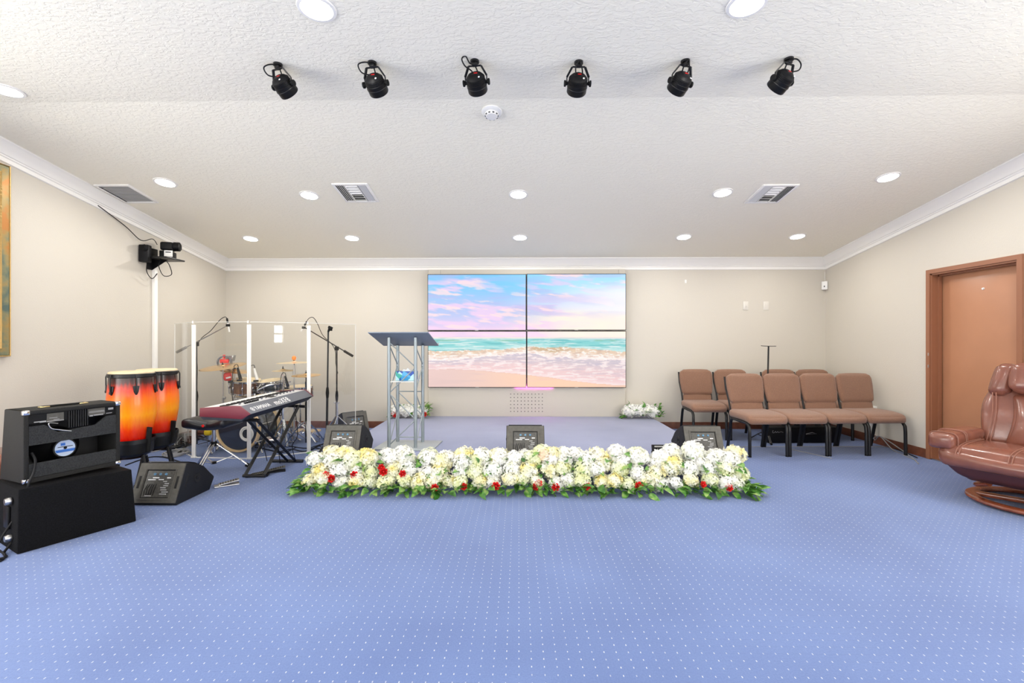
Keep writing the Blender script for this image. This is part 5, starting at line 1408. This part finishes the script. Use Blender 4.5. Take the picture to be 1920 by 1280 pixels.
def rose_mesh():
    bm = BM(); rnd = random.Random(4)
    for L_ in range(3):
        for k in range(4 + L_):
            a = k * 2 * PI / (4 + L_) + L_ * .6; rr = .006 + .0065 * L_
            mm = RZ(a) @ T(rr, 0, 0) @ RY(R(8 + 18 * L_))
            v = [bm.verts.new(mm @ Vector(p_)) for p_ in ((0, -.006, -.010), (.006, -.013, .004), (.004, -.010, .016), (.003, 0, .020), (.004, .010, .016), (.006, .013, .004), (0, .006, -.010))]
            bm.faces.new(v)
    bmesh.ops.create_icosphere(bm, subdivisions=1, radius=.011)
    me = bpy.data.meshes.new('rose'); bm.to_mesh(me); bm.free(); me.materials.append(M['rose']); me.shade_smooth(); return me
rose_me = rose_mesh()
def leaf(bm, m, L_=.09, W_=.05, fold=.25, curl=.25):
    n = 6; rows = []
    for i in range(n + 1):
        s = i / n; w = W_ * math.sin(PI * min(1, s * .93 + .07)) ** .8 * (1.15 - .5 * s) if 0 < i < n else .001
        x = L_ * s; zc = -curl * L_ * s * s + .15 * L_ * s
        rows.append([bm.verts.new(m @ Vector((x, -w, zc + fold * w))), bm.verts.new(m @ Vector((x, 0, zc))), bm.verts.new(m @ Vector((x, w, zc + fold * w)))])
    for a, b in zip(rows, rows[1:]):
        for k in range(2): bm.faces.new((a[k], a[k + 1], b[k + 1], b[k]))
def garland(name, label, origin, x0, x1, rowspec, roses, leaves, extra=(), r=1.0, seed=3, cat='flower arrangement', group=None):
    rnd = random.Random(seed)
    t = thing(name, label, cat, origin, 0, group)
    kinds = 'wwgcwgcwwcgw'
    for (y, z, n, rad, ph) in rowspec:
        for i in range(n):
            x = x0 + (x1 - x0) * (i + .5 + ph) / n + rnd.uniform(-.03, .03)
            if x > x1: continue
            wob = rnd.uniform(-.025, .025)
            k_ = rnd.choice('wwwwgc' if z > .2 * r else 'wgccgw')
            o = bpy.data.objects.new('flower_head', rnd.choice(blooms[k_])); C.objects.link(o); o.parent = t
            o.location = (x, y + rnd.uniform(-.02, .02), z + wob); s = rad / .082 * rnd.uniform(.92, 1.12)
            o.scale = (s, s, s * .92); o.rotation_euler = (rnd.uniform(-.2, .9) if y < .1 else rnd.uniform(-.3, .3), rnd.uniform(-.4, .4), rnd.uniform(0, 6))
    for (x, y, z, kk, s) in extra:
        o = bpy.data.objects.new('flower_head', blooms[kk][0]); C.objects.link(o); o.parent = t; o.location = (x, y, z); o.scale = (s, s, s); o.rotation_euler = (.3, 0, x * 9)
    for (x, y, z) in roses:
        o = bpy.data.objects.new('red_rose', rose_me); C.objects.link(o); o.parent = t; o.location = (x, y, z); o.rotation_euler = (1.2, rnd.uniform(-.5, .5), rnd.uniform(-.5, .5)); s = rnd.uniform(.8, 1.05) * r; o.scale = (s, s, s)
    bm = BM()
    for (x, y, z, yaw, pit, roll, L_, W_) in leaves: leaf(bm, T(x, y, z) @ RZ(yaw) @ RY(pit) @ RX(roll), L_, W_, .3, .25)
    obj('foliage', bm, 'leaf', t, 60)
    return t, rnd
gx0, gx1 = -1.84, 1.92; gy = 3.98
rnd = random.Random(11); lv = []
for i in range(330):                                  # skirt of leaves on the carpet in front
    x = rnd.uniform(gx0 - .06, gx1 + .10); yaw = rnd.uniform(-2.6, -.5); lv.append((x, rnd.uniform(-.13, .03), rnd.uniform(.024, .085), yaw, rnd.uniform(-.45, .4), rnd.uniform(-.7, .7), rnd.uniform(.07, .13), rnd.uniform(.022, .036)))
for i in range(240):                                  # leaves among the blooms
    x = rnd.uniform(gx0, gx1); z = rnd.uniform(.08, .29); lv.append((x, rnd.uniform(-.05, .06) + .35 * z - .03, z, rnd.uniform(-2.7, -.4), rnd.uniform(-.6, .6), rnd.uniform(-.8, .8), rnd.uniform(.07, .11), rnd.uniform(.022, .036)))
for s, x in ((-1, gx0), (1, gx1)):
    for i in range(26): lv.append((x + s * rnd.uniform(-.04, .07), rnd.uniform(-.12, .14), rnd.uniform(.02, .10), (PI if s < 0 else 0) + rnd.uniform(-1.1, 1.1), rnd.uniform(-.4, .3), rnd.uniform(-.7, .7), rnd.uniform(.07, .12), rnd.uniform(.022, .036)))
rs = []
for u, v in ((611, 891), (621, 897), (664, 890), (715, 876), (719, 884), (755, 888), (815, 914), (870, 912), (930, 911), (1004, 912), (1010, 906), (1042, 913), (1100, 911), (1198, 911), (1318, 908), (1367, 914)):
    q = at_y(u, v, gy - .11 + max(0, (910 - v)) * .002); rs.append((q.x, q.y - gy, q.z))
pk = at_y(1019, 853, 4.10)
garland('flower_garland', 'long bank of white and cream hydrangeas along the front of the stage', (0, gy, 0), gx0, gx1,
        [(-.035, .100, 29, .066, 0), (.02, .175, 25, .078, .3), (.085, .250, 24, .082, 0), (.145, .268, 22, .084, .4)], rs, lv, [(pk.x, .09, pk.z, 'p', 1.0), (1.52, .10, .33, 'w', 1.1), (pk.x + .09, .12, pk.z + .01, 'c', .8)])
# small arrangements at the back of the stage
def small_arr(u0, u1, lab, roses_px, seed, mirror=1):
    a, b = at_y(u0, 770, 6.70), at_y(u1, 770, 6.70); rn = random.Random(seed); w = b.x - a.x; lv = []
    for i in range(26):
        x = a.x + w * rn.random(); lv.append((x, rn.uniform(-.09, .06), rn.uniform(.03, .20), rn.uniform(0, 6.28), rn.uniform(-1.2, .2), rn.uniform(-.6, .6), rn.uniform(.06, .10), rn.uniform(.016, .026)))
    for i in range(34): lv.append((b.x + rn.uniform(-.01, .10), rn.uniform(-.08, .05), rn.uniform(.02, .20) * (1 if mirror > 0 else .9), rn.uniform(-1.4, 1.4), rn.uniform(-1.0, .3), rn.uniform(-.6, .6), rn.uniform(.05, .08), rn.uniform(.014, .024)))
    for i in range(12): lv.append((a.x - rn.uniform(-.02, .04), rn.uniform(-.08, .02), rn.uniform(.02, .05), rn.uniform(2, 4.3), rn.uniform(-.3, .3), rn.uniform(-.6, .6), .07, .02))
    rr = []
    for u, v in roses_px:
        q = at_y(u, v, 6.61); rr.append((q.x, -.09, q.z - SZ))
    n = 5
    ex = [(a.x + .05 + (w - .08) * k / (n - 1) + rn.uniform(-.01, .01), -.01 + .02 * (k % 2), .105 + rn.uniform(-.012, .015), 'w', 1.12) for k in range(n)] + [(a.x + w * (.2 + .25 * k), .03, .135, 'w', .8) for k in range(3)]
    garland('flower_arrangement', lab, (0, 6.70, SZ), 0, 1, [], rr, lv, ex, 1.0, seed)
small_arr(735, 794, 'small white hydrangea arrangement on the stage behind the lectern', [(738.5, 775), (796, 776.5), (741, 778)], 5)
small_arr(1172, 1226, 'small white hydrangea arrangement at the right back corner of the stage', [], 9)

# ================================================================== LOOSE CABLES AT THE LEFT
cl = [('black cable lying across the carpet behind the congas', [(232, 858), (262, 852), (300, 842), (330, 845), (352, 832)], 'cable'), ('pale cable along the left wall baseboard', [(228, 862), (250, 853), (290, 846), (322, 838)], 'cable_grey'),
      ('black cable running from the throne towards the congas', [(345, 868), (320, 860), (300, 856), (275, 858), (235, 872)], 'cable'),
      ('black cable on the carpet beneath the keyboard stand', [(520, 848), (545, 842), (570, 846), (590, 840), (612, 845)], 'cable'), ('thin black cable under the right half of the keyboard', [(505, 838), (540, 836), (575, 840), (600, 833)], 'cable'),
      ('black cable in front of the bass drum on the floor', [(478, 838), (500, 842), (530, 848), (556, 838)], 'cable')]
for l, px, m in cl: floor_cable(l, px, .006, m)
def coil(lab, u, v, r, m='cable', n=4):
    p_ = at_z(u, v); rn = random.Random(int(u)); pts = []
    for k in range(n * 14): a = k * 2 * PI / 14; pts.append((p_.x + r * (1 + .18 * math.sin(k * .37)) * math.cos(a), p_.y + r * (1 + .15 * math.cos(k * .53)) * math.sin(a), .008 + .011 * (k // 14) + .004 * rn.random()))
    bm = BM(); tube(bm, spline(pts, 2), .0055, 6); tag(obj('cable_coil', bm, m), lab, 'cable')
coil('coiled grey cable on the carpet between conga and throne', 332, 853, .12, 'cable_grey')
coil('tangled black cable coil behind the rear conga', 325, 838, .16)
coil('messy black cable coil at the left wall behind the shield', 352, 826, .20, 'cable', 5)
# hanging leads beneath the keyboard
for k, (u, v0, v1) in enumerate(((522, 755, 800), (552, 760, 868), (498, 778, 850))):
    tt = 4.75; bm = BM(); tube(bm, spline([at_t(u, v0, tt), at_t(u + 6, (v0 + v1) / 2, tt), at_t(u - 4, (v0 * .3 + v1 * .7), tt), at_z(u + 3, 868 - k * 2, .006)]), .004, 6)
    tag(obj('keyboard_cable', bm, 'cable'), ['black lead hanging from the middle of the keyboard', 'black lead hanging from the right end of the keyboard', 'black lead hanging from the keyboard near its left third'][k], 'cable')
# patch unit with wires by the left wall
p_ = at_z(306, 844)
t = thing('cable_junction', 'black cable junction box with loops of wire near the left wall', 'junction box', (p_.x - .02, p_.y + .25, 0), R(20))
bm = BM(); box(bm, (0, 0, .07), (.34, .12, .14), bev=.006); obj('housing', bm, 'black', t)
bm = BM()
for k in range(9):
    x = -.14 + k * .034; tube(bm, spline([(x, -.06, .09), (x + .02, -.13, .12 + .05 * (k % 3)), (x + .05 * math.sin(k), -.17, .05), (x + .06, -.16, .008)]), .005, 6)
obj('wire', bm, 'cable_grey', t)
